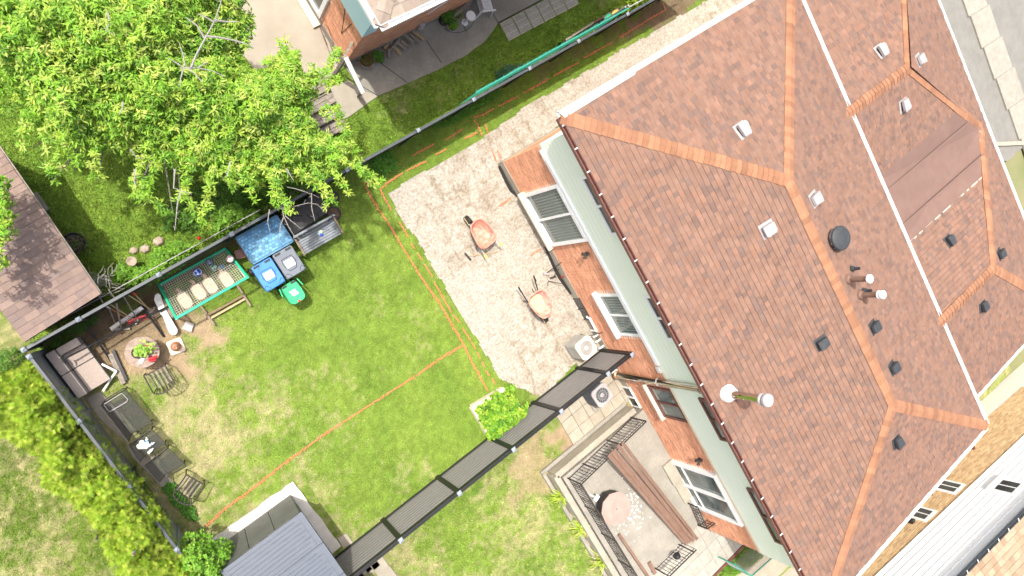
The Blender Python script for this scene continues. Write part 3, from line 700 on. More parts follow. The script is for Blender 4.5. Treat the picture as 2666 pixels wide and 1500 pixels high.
# neighbour's green mesh fence right behind the north fence
t = thing('mesh_fence', 'low fence of bright green mesh hard against the north fence', 'fence', (7, 1.02, 0))
xa, xb = at(1243, 248, 1.6).x, at(1640, 25, 1.6).x; g = M()
for i in range(int((xb-xa)/.07)): x_ = xa+i*.07; g.beam((x_, 1.0, .1), (x_, 1.0, 1.6), .006, .006); g.beam((x_, 1.0, 1.6), (x_+.05, 1.03+random.uniform(-.02, .03), 1.615), .014, .012)
for z in np.arange(.1, 1.6, .12): g.beam((xa, 1.0, z), (xb, 1.0, z), .006, .006)
g.beam((xa, 1.0, 1.6), (xb, 1.0, 1.6), .035, .02); part('mesh', g, mMeshG, t, kind='stuff')
g = M(); g.tube([(xb, 1.02, 1.6), (xb+3, 1.02, 1.6)], .022, 8); part('top_rail', g, mVentW, t)
for x_ in (xb, xb-.12): g = M(); g.tube([(x_, 1.08, 0), (x_, 1.08, 1.62)], .03, 10); part('post', g, mVentW, t)
t = thing('wire_fence', 'thin pale steel rail and wires of an old fence behind the north fence', 'fence', (-1, 1.0, 0))
g = M(); g.tube([(-3.2, 1.06, 1.25), (2.6, 1.06, 1.25)], .011, 6); part('top_rail', g, mVentW, t)
g = M()
for i in range(90): x_ = -3.2+i*.1; g.beam((x_, 1.06, .05), (x_+.0, 1.06, 1.25), .004, .004)
part('mesh', g, mVentW, t, kind='stuff')

# ------------------------------------------------------------------ foliage makers
def leaves(C0, per, L, W, el, pal, name, mt, parent, seed_h=None, jitc=.18, fold=.25, tipdrop=.25, spread=.02, kind=None):
    C0 = np.asarray(C0, float); n = len(C0); k = per
    c = np.repeat(C0, k, 0); N_ = n*k
    az = rng.uniform(0, 2*np.pi, N_); e = rng.uniform(el[0], el[1], N_); ln = L*rng.uniform(.6, 1.15, N_); wd = W*rng.uniform(.8, 1.2, N_)
    d = np.stack([np.cos(az)*np.cos(e), np.sin(az)*np.cos(e), np.sin(e)], 1)
    s = np.stack([-np.sin(az), np.cos(az), rng.uniform(-.5, .5, N_)], 1); s /= np.linalg.norm(s, axis=1)[:, None]
    b = c+rng.normal(0, spread, (N_, 3)); u = np.array([0, 0, 1.])
    m = b+d*(ln*.5)[:, None]; t = b+d*ln[:, None]-u*(ln*tipdrop)[:, None]
    V = np.stack([b, m+s*wd[:, None]/2+u*(wd*fold)[:, None], t, m-s*wd[:, None]/2+u*(wd*fold)[:, None], m], 1).reshape(-1, 3)
    i = np.arange(N_)*5; Fq = np.concatenate([np.stack([i, i+4, i+1], 1), np.stack([i+1, i+4, i+2], 1), np.stack([i, i+3, i+4], 1), np.stack([i+4, i+3, i+2], 1)])
    P = np.array(pal); pc = P[rng.integers(0, len(P), n)]; pc = pc*rng.uniform(1-jitc, 1+jitc, (n, 1)); Cc = np.repeat(pc, k, 0)*rng.uniform(.8, 1.25, (N_, 1))
    o = npobj(name, npmesh(name, V, Fq, np.repeat(Cc, 5, 0)), mt, parent)
    if kind: o['kind'] = kind
    return o
def sample_poly(P, n):
    P = np.array(P); out = []
    while len(out) < n:
        x = rng.uniform(P[:, 0].min(), P[:, 0].max(), n*2); y = rng.uniform(P[:, 1].min(), P[:, 1].max(), n*2); k = inside(P, x, y)
        out += list(zip(x[k], y[k]))
    return np.array(out[:n])
def bush(name, label, cat, px, z, h, n, per=7, L=.07, W=.04, pal=((.1, .22, .02), (.14, .28, .03), (.08, .17, .02)), el=(-.3, .9), group=None, zpx=None, stem=True, shape=1.0):
    P = pxpoly(px, zpx if zpx is not None else z+h*.7); c = np.array(P).mean(0); t = thing(name, label, cat, (c[0], c[1], z), 0, group)
    pts = sample_poly(P, n); d = np.clip(sdist(P, pts[:, 0], pts[:, 1])/.25, 0, 1)**.6; zz = z+h*(.25+.75*d*rng.uniform(.45, 1, n)*(.6+.8*fbm(pts[:, 0], pts[:, 1], 3)))
    C_ = np.column_stack([pts, zz])-np.array([c[0], c[1], z])
    leaves(C_, per, L, W, el, pal, 'foliage', mLeaf2, t)
    if stem:
        g = M()
        for i in rng.choice(n, min(14, n), False): q = C_[i]; g.tube([(q[0]*.5, q[1]*.5, 0), tuple(q)], .006, 4)
        part('stem', g, mBark, t, world=False, kind='stuff')
    return t
# ------------------------------------------------------------------ cherry tree of the north garden
crownP = pxpoly([(-120, -120), (640, -120), (650, 40), (655, 75), (622, 110), (655, 150), (700, 150), (742, 105), (780, 120), (800, 170), (830, 140), (850, 200), (825, 265), (850, 315), (915, 352), (930, 400), (880, 430), (800, 440), (720, 450), (640, 455), (560, 440), (500, 425), (430, 400), (340, 385), (260, 370), (180, 370), (120, 345), (60, 300), (40, 262), (-40, 240), (-160, 200)], 4.6)
trunkB = at(440, 215, 0)
tree = thing('cherry_tree', 'broad leafy green fruit tree filling the upper left, with bare grey branches', 'tree', trunkB)
n = 9800; pts = sample_poly(crownP, n); sd_ = sdist(crownP, pts[:, 0], pts[:, 1]); d = np.clip(sd_/1.4, 0, 1)
gapn = fbm(pts[:, 0], pts[:, 1], 1.15, 3); keep = (gapn > .34) | (rng.random(n) < .45); keep &= rng.random(n) < .35+.65*np.clip(sd_/.35, 0, 1)
top = 3.6+1.9*d**.5+1.9*(fbm(pts[:, 0]+5, pts[:, 1], 1.0, 3)-.5)
zz = top-np.abs(rng.normal(0, .65, n))*(.4+d); cl = np.column_stack([pts, np.clip(zz, 1.9, None)])[keep]
fing = [((880, 410), (1000, 472)), ((860, 420), (905, 505)), ((820, 430), (868, 545)), ((780, 440), (838, 500)), ((700, 440), (760, 560)), ((720, 450), (712, 540)), ((560, 430), (532, 560)), ((600, 440), (615, 500)), ((430, 400), (348, 520)), ((350, 500), (450, 555)), ((500, 420), (470, 520)), ((380, 380), (345, 500)), ((250, 360), (252, 470)), ((150, 360), (152, 455)), ((120, 330), (135, 470)), ((60, 300), (65, 395)), ((200, 360), (195, 440)),
        ((845, 190), (885, 130)), ((850, 215), (880, 205)), ((840, 290), (885, 290)), ((740, 170), (742, 105)), ((690, 170), (770, 130)), ((880, 300), (945, 420)), ((640, 440), (655, 520)), ((470, 500), (545, 590)), ((640, 120), (655, 55)), ((620, 60), (652, 35)), ((930, 430), (975, 480))]
ex = []
for a, b_ in fing:
    pa, pb_ = at(*a, 4.3), at(*b_, 3.7); m_ = int((pb_-pa).length/.085)+2
    for i in range(m_):
        q = pa.lerp(pb_, i/m_); ex.append((q.x+random.gauss(0, .05), q.y+random.gauss(0, .05), q.z+random.uniform(-.12, .12)))
cl = np.concatenate([cl, np.array(ex)]); hb = trunkB
PALT = [(.23, .41, .035), (.28, .45, .045), (.18, .36, .03), (.35, .48, .06), (.13, .29, .025), (.2, .4, .03), (.4, .5, .1)]
leaves(cl-np.array([hb.x, hb.y, 0]), 13, .125, .032, (-.75, .55), PALT, 'crown', mLeaf, tree, spread=.025, tipdrop=.2)
g = M(); tb = Vector((hb.x, hb.y, 0)); g.tube([tb, tb+Vector((.05, .05, .9)), tb+Vector((.1, -.02, 1.7))], [.2, .15, .13], 10); part('trunk', g, mBark, tree)
fork = tb+Vector((.1, -.02, 1.65)); random.seed(11)
ends = [cl[i] for i in rng.choice(len(cl)-len(ex), 26, False)]+[np.array(at(*b_, 3.65)) for a, b_ in fing if not (b_[0] > 600 and b_[1] < 300)]
for k in range(9):
    a = k*.7; tip = fork+Vector((1.6*math.cos(a), 1.2*math.sin(a), 1.3)); g = M()
    if sdist(crownP, np.array([tip.x]), np.array([tip.y]))[0] < .45: tip = fork.lerp(tip, .45)
    g.tube([fork, fork.lerp(tip, .5)+Vector((random.uniform(-.1, .1), random.uniform(-.1, .1), .12)), tip], [.085, .055, .035], 7)
    for e_ in ends:
        e_ = Vector(e_); ea = math.atan2(e_.y-fork.y, e_.x-fork.x) % (2*math.pi)
        if (e_-tip).xy.length < 2.6 and abs(((ea-a % (2*math.pi))+math.pi) % (2*math.pi)-math.pi) < .36: g.tube([tip, tip.lerp(e_, .5)+Vector((random.uniform(-.15, .15), random.uniform(-.15, .15), .1)), e_-Vector((0, 0, .08))], [.032, .02, .007], 5)
    part('limb', g, mBark, tree)
def deadbranch(lines, z, r=.02, par=tree):
    for ln in lines:
        g = M(); P = [at(x, y, z+.06*i*0) for i, (x, y) in enumerate(ln)]
        P = [p+Vector((0, 0, random.uniform(-.05, .05))) for p in P]; g.tube(P, [r*(1-.7*i/(len(P)-1)) for i in range(len(P))], 5)
        for i in range(len(P)-1):
            for k in range(int((P[i+1]-P[i]).length/.12)):
                q = P[i].lerp(P[i+1], random.random()); v = Vector((random.uniform(-1, 1), random.uniform(-1, 1), random.uniform(-.2, .6))).normalized()*random.uniform(.04, .13); g.tube([q, q+v], [.0045, .002], 4)
        part('dead_branch', g, mDead, par)
deadbranch([[(497, 178), (512, 140), (535, 98), (558, 55), (575, 5), (582, -30)], [(535, 92), (570, 98), (605, 104), (640, 115), (662, 125)], [(560, 53), (590, 55), (622, 57)], [(558, 56), (535, 45), (515, 36)], [(532, 97), (512, 68), (483, 46)]], 5.95, .022)
deadbranch([[(482, 172), (476, 140), (466, 108)], [(478, 176), (515, 178), (550, 184), (585, 198)], [(478, 176), (460, 165), (438, 152)], [(478, 176), (470, 205), (469, 226)], [(490, 178), (510, 195), (528, 218)], [(515, 178), (530, 168), (545, 160)], [(320, 265), (318, 285), (310, 300)], [(280, 30), (285, 60), (275, 80), (300, 88)], [(470, 500), (462, 530), (455, 600)]], 5.8, .016)
deadbranch([[(455, 440), (452, 490), (500, 505)], [(350, 440), (350, 490)], [(340, 390), (355, 410)], [(600, 420), (590, 460)], [(745, 440), (765, 470)]], 5.0, .018)
deadbranch([[(747, 487), (770, 491), (792, 498), (812, 505), (830, 515)], [(722, 543), (738, 544), (769, 536), (802, 529), (825, 532), (849, 556)], [(731, 520), (738, 562), (752, 593), (764, 611), (790, 628)], [(743, 562), (760, 578), (784, 596)], [(811, 503), (812, 539), (816, 562), (820, 576)], [(702, 545), (697, 578), (702, 604)], [(738, 566), (730, 590), (728, 625)]], 3.5, .012)
# small overhanging tree at the left edge
t = thing('young_tree', 'leafy branch tips reaching in from the left edge over the shed roof', 'tree', at(-60, 600, 0))
P_ = pxpoly([(-80, 455), (10, 460), (22, 500), (12, 540), (28, 560), (25, 610), (8, 640), (12, 690), (0, 710), (14, 730), (-80, 760)], 3.6); pts = sample_poly(P_, 330)
leaves(np.column_stack([pts, 3.6+rng.uniform(-.5, .4, 330)])-np.array([*t.location[:2], 0]), 11, .09, .035, (-.6, .7), PALT, 'crown', mLeaf2, t)
g = M(); q = t.location; g.tube([q, q+Vector((.05, 0, 1.5)), q+Vector((.2, .1, 3.3))], [.07, .05, .02], 7); part('trunk', g, mBark, t)
# ------------------------------------------------------------------ cedar hedge
hedgeP = pxpoly([(-90, 980), (20, 970), (60, 955), (100, 985), (110, 1010), (140, 1030), (165, 1062), (196, 1098), (225, 1140), (262, 1178), (285, 1215), (330, 1262), (352, 1278), (390, 1330), (425, 1372), (450, 1440), (560, 1520), (600, 1600), (330, 1600), (270, 1470), (225, 1390), (150, 1310), (95, 1290), (80, 1210), (10, 1170), (-90, 1100)], 2.3)
hc = (-4.5, -4.0, 0); hd = thing('cedar_hedge', 'bright yellow-green cedar hedge running along the grey fence at lower left', 'hedge', hc)
n = 13000; pts = sample_poly(hedgeP, n); d = np.clip(sdist(hedgeP, pts[:, 0], pts[:, 1])/.4, 0, 1)**.5; cl = fbm(pts[:, 0], pts[:, 1], 4.2, 2); q = rng.random(n)
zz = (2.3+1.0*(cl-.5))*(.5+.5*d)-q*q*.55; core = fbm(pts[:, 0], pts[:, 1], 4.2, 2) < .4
V = []; Fq = []; Cc = []
for i in range(n):
    c = np.array([pts[i][0]-hc[0], pts[i][1]-hc[1], max(zz[i], .3)]); a = rng.uniform(0, 6.28); e = rng.uniform(.15, 1.35); ax = np.array([math.cos(a)*math.cos(e), math.sin(a)*math.cos(e), math.sin(e)])
    sd2 = np.cross(ax, [0, 0, 1.]); sd2 /= np.linalg.norm(sd2)+1e-9; roll = rng.uniform(-.8, .8); sd2 = sd2*math.cos(roll)+np.cross(ax, sd2)*math.sin(roll)
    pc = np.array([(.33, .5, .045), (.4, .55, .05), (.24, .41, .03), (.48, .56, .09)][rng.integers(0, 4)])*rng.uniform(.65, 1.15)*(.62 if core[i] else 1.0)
    L = rng.uniform(.09, .17)
    for k in range(-3, 4):
        r0 = c+ax*L*(.12*abs(k)*0+.25*(3-abs(k))/3); dd = ax*math.cos(k*.3)+sd2*math.sin(k*.3); l = L*(1-.13*abs(k)); pw = np.cross(dd, np.cross(ax, sd2)); b = len(V)
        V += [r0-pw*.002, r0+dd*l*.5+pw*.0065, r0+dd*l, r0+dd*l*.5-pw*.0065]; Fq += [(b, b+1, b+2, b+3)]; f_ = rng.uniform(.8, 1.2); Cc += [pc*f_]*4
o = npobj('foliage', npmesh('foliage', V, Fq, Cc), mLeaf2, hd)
g = M()
for i in range(12): x_ = -3.75-.02*i; y_ = .3-i*.75; g.tube([(x_-.5, y_, 0), (x_-.5, y_, 1.9)], [.05, .02], 6)
part('stem', g, mBark, hd, kind='stuff')
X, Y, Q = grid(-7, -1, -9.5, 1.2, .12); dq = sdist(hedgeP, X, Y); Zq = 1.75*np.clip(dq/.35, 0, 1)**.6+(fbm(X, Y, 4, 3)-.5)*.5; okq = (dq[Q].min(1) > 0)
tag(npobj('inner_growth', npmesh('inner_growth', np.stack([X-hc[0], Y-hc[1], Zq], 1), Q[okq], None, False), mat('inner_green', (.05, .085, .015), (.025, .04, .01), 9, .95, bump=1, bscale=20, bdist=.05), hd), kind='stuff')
t = thing('metal_pipe', 'grey metal pipe end poking out of the cedar hedge', 'pipe', at(352, 1430, 0))
g = M(); g.tube([at(362, 1400, 1.9), at(347, 1443, 2.62)], .034, 12); part('pipe', g, mVentW, t); g = M(); a_, b_ = at(348, 1441, 2.6), at(347, 1443.5, 2.65); g.tube([a_, b_], .026, 10); part('bore', g, mBrownF, t)
bush('vine', 'round-leaved vine climbing over the fence corner beside the grey shed', 'vine', [(440, 1470), (470, 1430), (500, 1395), (530, 1415), (545, 1402), (560, 1430), (588, 1428), (612, 1448), (595, 1475), (602, 1500), (570, 1520), (590, 1570), (400, 1570)], .4, 1.9, 600, per=8, L=.085, W=.06, pal=((.16, .34, .03), (.12, .28, .02), (.2, .38, .04)))
bush('bush', 'dark conifer foliage at left edge below the brown shed corner', 'bush', [(-30, 930), (25, 905), (60, 925), (82, 960), (75, 1000), (30, 990), (-30, 1000)], .2, 1.2, 260, per=9, L=.08, W=.02, pal=((.07, .16, .02), (.1, .2, .025)))
# shrubs and beds in the north garden
bush('bush', 'leafy green bush along the north fence left of the goal', 'bush', [(285, 720), (305, 690), (340, 700), (380, 690), (395, 660), (420, 640), (470, 625), (505, 640), (500, 670), (450, 705), (400, 735), (350, 745), (300, 750)], 0, .9, 620, per=8, L=.075, W=.05, pal=((.13, .29, .02), (.17, .34, .03), (.1, .22, .02)))
bush('bush', 'bright leafy bush behind the fence post beside the blue box', 'bush', [(540, 600), (555, 560), (575, 540), (610, 525), (640, 545), (670, 545), (690, 570), (660, 585), (610, 600), (570, 620)], 0, 1.2, 420, per=8, L=.08, W=.045, pal=((.15, .31, .03), (.19, .36, .04)))
bush('ground_plants', 'dark low plants under the tree behind the north fence', 'plants', [(500, 600), (420, 600), (440, 520), (520, 480), (640, 470), (760, 470), (790, 490), (700, 530), (600, 560), (540, 580)], 0, .35, 800, per=8, L=.07, W=.04, pal=((.06, .15, .015), (.09, .2, .02)))
bush('weeds', 'leafy weeds growing in the strip under the north fence', 'weeds', [(1125, 330), (1200, 280), (1290, 230), (1310, 240), (1260, 275), (1215, 305), (1170, 325)], 0, .22, 380, per=6, L=.07, W=.04, pal=((.07, .2, .02), (.1, .26, .025)), stem=False)
bush('hosta', 'round clump of strap-leaved plant at the bend of the north fence', 'plant', [(965, 415), (990, 392), (1020, 400), (1035, 420), (1020, 445), (985, 450)], 0, .3, 90, per=7, L=.17, W=.05, pal=((.08, .23, .02), (.11, .28, .03)), stem=False)
bush('shrub', 'blue-green spiky plant against the green mesh fence', 'plant', [(1300, 190), (1330, 172), (1365, 170), (1372, 178), (1330, 205), (1310, 205)], 0, .4, 90, per=8, L=.16, W=.035, pal=((.05, .13, .06), (.07, .16, .08)), stem=False, group=None)
bush('bush', 'yellow-green bush at the top edge behind the mesh fence', 'bush', [(1605, 22), (1625, -10), (1700, -30), (1720, -10), (1690, 15), (1640, 22)], 0, .8, 260, per=7, L=.07, W=.045, pal=((.28, .4, .03), (.22, .36, .03)))
bush('bush', 'small yellowish shrub beside the long planter at the mesh fence', 'plant', [(1448, 110), (1470, 75), (1490, 85), (1520, 78), (1500, 105), (1470, 118)], 0, .45, 90, per=6, L=.08, W=.04, pal=((.22, .34, .03), (.15, .28, .03)))
bush('ivy', 'low green plants below the plain end of the grey fence', 'plants', [(425, 1270), (445, 1255), (470, 1290), (510, 1335), (510, 1355), (490, 1350), (450, 1310)], 0, .18, 230, per=6, L=.07, W=.045, pal=((.06, .19, .02), (.1, .26, .03)), stem=False)
bush('weeds', 'dark weeds in the shaded corner beneath the north fence', 'weeds', [(110, 912), (200, 835), (245, 815), (255, 835), (205, 870), (150, 905)], 0, .12, 200, per=6, L=.06, W=.03, pal=((.05, .13, .015), (.08, .17, .02)), stem=False)
bush('vine_bed', 'dense bright vine sprawling out of the raised garden bed over the fence', 'plant', [(1250, 1064), (1270, 1046), (1285, 1040), (1302, 1022), (1318, 1034), (1334, 1008), (1345, 1006), (1346, 1034), (1355, 1050), (1362, 1062), (1382, 1054), (1376, 1086), (1358, 1098), (1335, 1118), (1312, 1132), (1304, 1150), (1276, 1146), (1275, 1118), (1256, 1092)], .1, .75, 600, per=6, L=.1, W=.075, pal=((.15, .32, .02), (.2, .38, .03), (.09, .24, .02), (.28, .42, .04)), stem=False)
# raised bed frame
t = thing('raised_bed', 'pale timber edging of the raised garden bed with vine', 'garden bed', at(1230, 1060, 0))
for a, b_ in (((1310, 1012), (1228, 1060)), ((1228, 1060), (1282, 1150))): g = M(); g.beam(at(*a, .12), at(*b_, .12), .12, .26); part('timber', g, mStucco, t, bevel=.01)
g = M(); g.prism(pxpoly([(1235, 1062), (1310, 1015), (1390, 1080), (1290, 1150)]), 0, .12); part('soil', g, mDirt, t)
# spiky strap plants beside the terrace
def strap(cx, cy, r, label, n=120, pal=((.4, .56, .05), (.5, .62, .07), (.2, .34, .04), (.6, .5, .25))):
    b = at(cx, cy, 0); t = thing('daylily', label, 'plant', b); V = []; Fq = []; Cc = []
    for i in range(n):
        a = rng.uniform(0, 6.28); L = r*rng.uniform(.5, 1.15); w_ = rng.uniform(.011, .02); h = rng.uniform(.2, .5); s = np.array([-math.sin(a), math.cos(a), 0])*w_; c = np.array(pal[rng.choice(len(pal), p=[.35, .35, .2, .1])])*rng.uniform(.8, 1.2); b0 = len(V); o0 = rng.normal(0, .06, 2)
        for k in range(5):
            u_ = k/4; p_ = np.array([o0[0]+math.cos(a)*L*u_, o0[1]+math.sin(a)*L*u_, h*4*u_*(1-u_*.85)*.8+.02]); V += [p_-s*(1.1-u_), p_+s*(1.1-u_)]; Cc += [c*(.8+.3*u_)]*2
        for k in range(4): Fq.append((b0+2*k, b0+2*k+1, b0+2*k+3, b0+2*k+2))
    npobj('leaf_clump', npmesh('leaf_clump', V, Fq, Cc), mLeaf2, t); return t
strap(1452, 1285, .44, 'spiky yellow-green clump nearest the terrace corner'); strap(1505, 1362, .42, 'spiky clump in the middle beside the terrace wall with dry tips', 150)
strap(1555, 1450, .42, 'spiky clump beside the white downpipe at the bottom'); strap(1500, 1345, .3, 'small dry-edged tuft between two spiky clumps', 70)

# ------------------------------------------------------------------ north neighbour's house
nh = thing('house', 'neighbour brick house at the top with light blue strip and beige shingle roof', 'house', (6.88, 3.47, 0))
xw, yw, ze = 6.88, 3.47, 5.0
g = M(); g.box2((xw, yw, .3), (19, 12, 4.8)); nw = part('wall', g, mMortar, nh)
pb = bricks((xw, yw, .3), (0, 1, 0), (0, 0, 1), 5, 2.1, PALB, [(1.2, 5, 0, 1.5)], nrm=(-1, 0, 0)) + bricks((xw, yw, .3), (1, 0, 0), (0, 0, 1), 6, 4.45, PALB, nrm=(0, -1, 0))
pieces_out(pb, 'brick', mBrickR, nw, 300)
g = M(); g.box2((xw-.03, yw-.03, -.2), (19, 12, .3)); part('foundation', g, mConc, nh)
g = M(); g.box2((xw-.04, yw-.02, 2.4), (xw+.4, 12, 4.75)); part('siding', g, mBlueS, nh)
R1 = [(6.32, 3.0, ze), (14, 3.0, ze), (14, 7.6, ze+1.3), (10.9, 7.6, ze+1.3)]; R2 = [(6.32, 12.2, ze), (6.32, 3.0, ze), (10.9, 7.6, ze+1.3)]; R1b = [(14, 3.0, ze), (19, 3.0, ze), (19, 7.6, ze+1.3), (14, 7.6, ze+1.3)]
g = M(); [deck(g, P) for P in (R1, R2, R1b)]; nr = part('roof', g, mat('beige_deck', (.3, .26, .21), rough=.95), nh)
pieces_out(shingles(R1, PALE, expo=.24, wmin=.25, wmax=.5, th=.006, raised=.9)+shingles(R2, PALE, expo=.24, wmin=.25, wmax=.5, th=.006, raised=.9)+caps((6.32, 3.0, ze), (10.9, 7.6, ze+1.3), dh((6.32, 3.0, ze), (10.9, 7.6, ze+1.3), mid(R1)), dh((6.32, 3.0, ze), (10.9, 7.6, ze+1.3), mid(R2)), PALE, expo=.3), 'shingle', mRoofBe, nr, 300)
gutter((6.32, 3.0, ze), (19, 3.0, ze), (0, -1, 0), mWhite, par=nh, step=1.3, w_=.12); gutter((6.32, 3.0, ze), (6.32, 12, ze), (-1, 0, 0), mWhite, par=nh, step=9, w_=.12)
window(4.74, 6.4, .45, 1.75, mWhite, 2, nh, x=xw, out=.08, fw_=.13, pane=mGlassD)
g = M(); g.beam((xw-.12, 4.68, .06), (xw-.12, 9, .06), .22, .12); part('sill', g, mStucco, nh)
g = M(); g.tube([(xw-.02, 3.9, 2.2), (xw-.02, 4.0, 1.2), (xw-.02, 4.25, 2.35)], .01, 5); part('cable', g, mBlack, nh)
g = M(); g.tube([(9.2, yw-.03, 1.5), (9.6, yw-.03, 1.9), (9.9, yw-.03, 2.5), (12.5, yw-.03, 2.7)], .016, 6); part('conduit', g, mWhite, nh)
b = onx(0, 0, 1) if False else None
g = M(); g.box((10.55, yw-.07, 1.75), (.2, .12, .2)); part('meter_box', g, mVentW, nh, bevel=.01)
# deck stairs beside that house
t = thing('wooden_steps', 'weathered wooden garden steps with four treads under the tree', 'steps', (5.5, 2.6, 0))
for i in range(4):
    y1_ = 3.25-i*.34; z = .78-i*.19
    for k in range(2): g = M(); g.box((5.1, y1_-.07-.155*k, z), (1.75, .145, .04), random.uniform(-.004, .004)); part('tread', g, mWoodG, t, bevel=.006)
    g = M(); g.box((5.1, y1_-.3, z-.11), (1.7, .03, .16)); part('riser', g, mWood, t)
for x_ in (4.25, 5.97): g = M(); g.beam((x_, 3.4, .72), (x_, 2.0, .02), .05, .24); part('stringer', g, mWoodG, t)
g = M(); g.beam(at(900, 150, 1.55), at(945, 243, 1.05), .12, .045); part('handrail', g, mWhiteD, t, bevel=.008)
g = M(); g.tube([at(932, 250, .1), at(944, 240, 1.05)], .045, 4); part('post', g, mWoodG, t)
g = M(); a = at(898, 152, 1.5); g.beam((a.x, a.y, 0), a, .09, .09); part('post', g, mWoodG, t)
g = M(); g.beam(at(895, 150, 1.5), at(918, 108, 1.7), .06, .09); part('rail', g, mWoodG, t)
t = thing('iron_railing', 'rusty iron railing against the neighbour house under the leaves', 'railing', at(860, 120, 0))
for a, b in (((833, 72), (846, 49)), ((833, 72), (852, 118)), ((846, 49), (862, 92)), ((868, 155), (882, 128)), ((875, 165), (893, 135)), ((860, 118), (884, 170)), ((884, 130), (905, 160))): g = M(); g.beam(at(*a, .45), at(*b, .7), .02, .02); part('bar', g, mBrownF, t)
def potted(cx, cy, z, r, h, label, mt, pal, n=60, L=.07, name='potted_plant', soilonly=False):
    b = at(cx, cy, z+h); b.z = z; t = thing(name, label, 'plant pot', b)
    g = M(); g.lathe([(r*.72, 0), (r, h*.9), (r*1.08, h*.9), (r*1.08, h), (r*.95, h), (r*.92, h*.86), (.001, h*.86)], b, 24); part('pot', g, mt, t)
    g = M(); g.lathe([(r*.9, h*.87), (.001, h*.89)], b, 16); part('soil', g, mDirt, t)
    if not soilonly:
        q = rng.normal(0, r*.45, (n, 2)); C_ = np.column_stack([q, h+rng.uniform(0, r*.9, n)]); leaves(C_, 7, L, L*.55, (-.3, 1.0), pal, 'foliage', mLeaf2, t)
    return t
GP = ((.12, .28, .02), (.17, .34, .03)); DP = ((.08, .2, .02), (.11, .25, .03))
potted(1163, 44, 0, .2, .35, 'green plant in black white-rimmed pot against the neighbour wall', mBlack, DP, 60); potted(1178, 68, 0, .15, .2, 'small pot of bright plants at the rim of the round slab', mVentW, GP, 34, .06)
potted(1190, 35, 0, .16, .25, 'low trough of pale flowers beside the round white table', mStone, ((.25, .34, .08), (.2, .3, .05)), 40, .05)
potted(955, 158, 0, .2, .22, 'wide pot with brown dried plant on the neighbour patio', mVentW, ((.22, .11, .05), (.14, .18, .03)), 60, .06); potted(985, 148, 0, .12, .3, 'leafy green plant between dried pot and firewood', mTerra, DP, 90, .08)
t = thing('garden_table', 'small round white garden table on the neighbour patio', 'table', at(1226, 42, 0)); b = Vector(t.location); b = at(1226, 42, .55); t.location = (b.x, b.y, 0); TH[t.name] = Matrix.Translation((b.x, b.y, 0))
g = M(); g.lathe([(.13, .53), (.155, .55), (.15, .57), (.12, .562), (.001, .565)], (b.x, b.y, 0), 26); part('top', g, mBirdW, t); g = M(); g.tube([(b.x, b.y, 0), (b.x, b.y, .54)], .03, 10); part('stem', g, mBirdW, t); g = M(); g.lathe([(.12, 0), (.11, .03), (.03, .05)], (b.x, b.y, 0), 20); part('foot', g, mBirdW, t)
# white plastic chair at the top edge
b = at(1262, 12, .42); t = thing('plastic_chair', 'white moulded plastic chair cut by the top edge of the picture', 'chair', (b.x, b.y, 0), R(-15))
g = M()
for i in range(6): g.box((-.01, -.19+.076*i, .42), (.42, .066, .02))
g.box((.2, 0, .42), (.05, .46, .03)); part('seat', g, mBirdW, t, world=False, kind='stuff')
for sx_, sy_ in ((-.2, -.22), (-.2, .22), (.22, -.22), (.22, .22)): g = M(); g.beam((sx_, sy_, .41), (sx_*1.35, sy_*1.25, 0), .055, .035); part('leg', g, mBirdW, t, world=False, bevel=.005)
g = M(); g.box((-.22, 0, .62), (.03, .44, .4), tilt=('Y', -.2)); part('backrest', g, mBirdW, t, world=False, bevel=.01)
for s_ in (-1, 1): g = M(); g.beam((-.24, s_*.24, .63), (.22, s_*.26, .6), .05, .025); part('armrest', g, mBirdW, t, world=False, bevel=.006)
# firewood
t = thing('firewood_pile', 'pile of split grey logs against the neighbour wall', 'firewood', at(1040, 120, 0))
for i, (cx, cy, a, L, r_) in enumerate([(1008, 118, 20, .3, .06), (1018, 128, 35, .3, .06), (1030, 115, 200, .35, .055), (1040, 105, 110, .4, .07), (1050, 112, 115, .42, .065), (1062, 98, 112, .4, .06), (1072, 96, 118, .42, .05), (1080, 100, 115, .38, .06), (1012, 140, 60, .25, .06), (1035, 132, 100, .3, .06), (1025, 100, 25, .4, .06), (1046, 120, 120, .3, .05), (1088, 92, 118, .4, .05)]):
    p = at(cx, cy, .12+.07*(i % 3)); d = Vector((math.cos(R(a)), math.sin(R(a)), random.uniform(-.1, .1)))*L/2; g = M(); g.tube([p-d, p+d], [r_, r_*.9], 6); part('log', g, mWoodG if i % 3 else mWoodL, t)
t = thing('gas_meter', 'grey gas meter with pipes on the neighbour wall', 'gas meter', at(1096, 75, 0)); b = at(1096, 72, .45)
g = M(); g.sphere(b, .1, sc=(1.1, .8, 1)); g.box(b+Vector((.02, .03, .1)), (.18, .12, .12)); part('body', g, mVentW, t)
g = M(); g.tube([b+Vector((.05, 0, .1)), b+Vector((.05, .1, .3)), b+Vector((.35, .12, .3)), b+Vector((.42, .1, -.3))], .016, 6); part('pipe', g, mVentW, t)
for i, (pts, lab) in enumerate((([(1232, -5), (1190, 30)], 'driftwood log leaning behind the patio pots'), ([(1225, 5), (1150, 60)], 'long grey driftwood branch over the patio pots'))):
    g = M(); g.tube([at(*pts[0], .35), at((pts[0][0]+pts[1][0])/2, (pts[0][1]+pts[1][1])/2+4, .4), at(*pts[1], .25)], [.07, .06, .03], 7); single('driftwood', g, mWoodG, lab, 'driftwood')
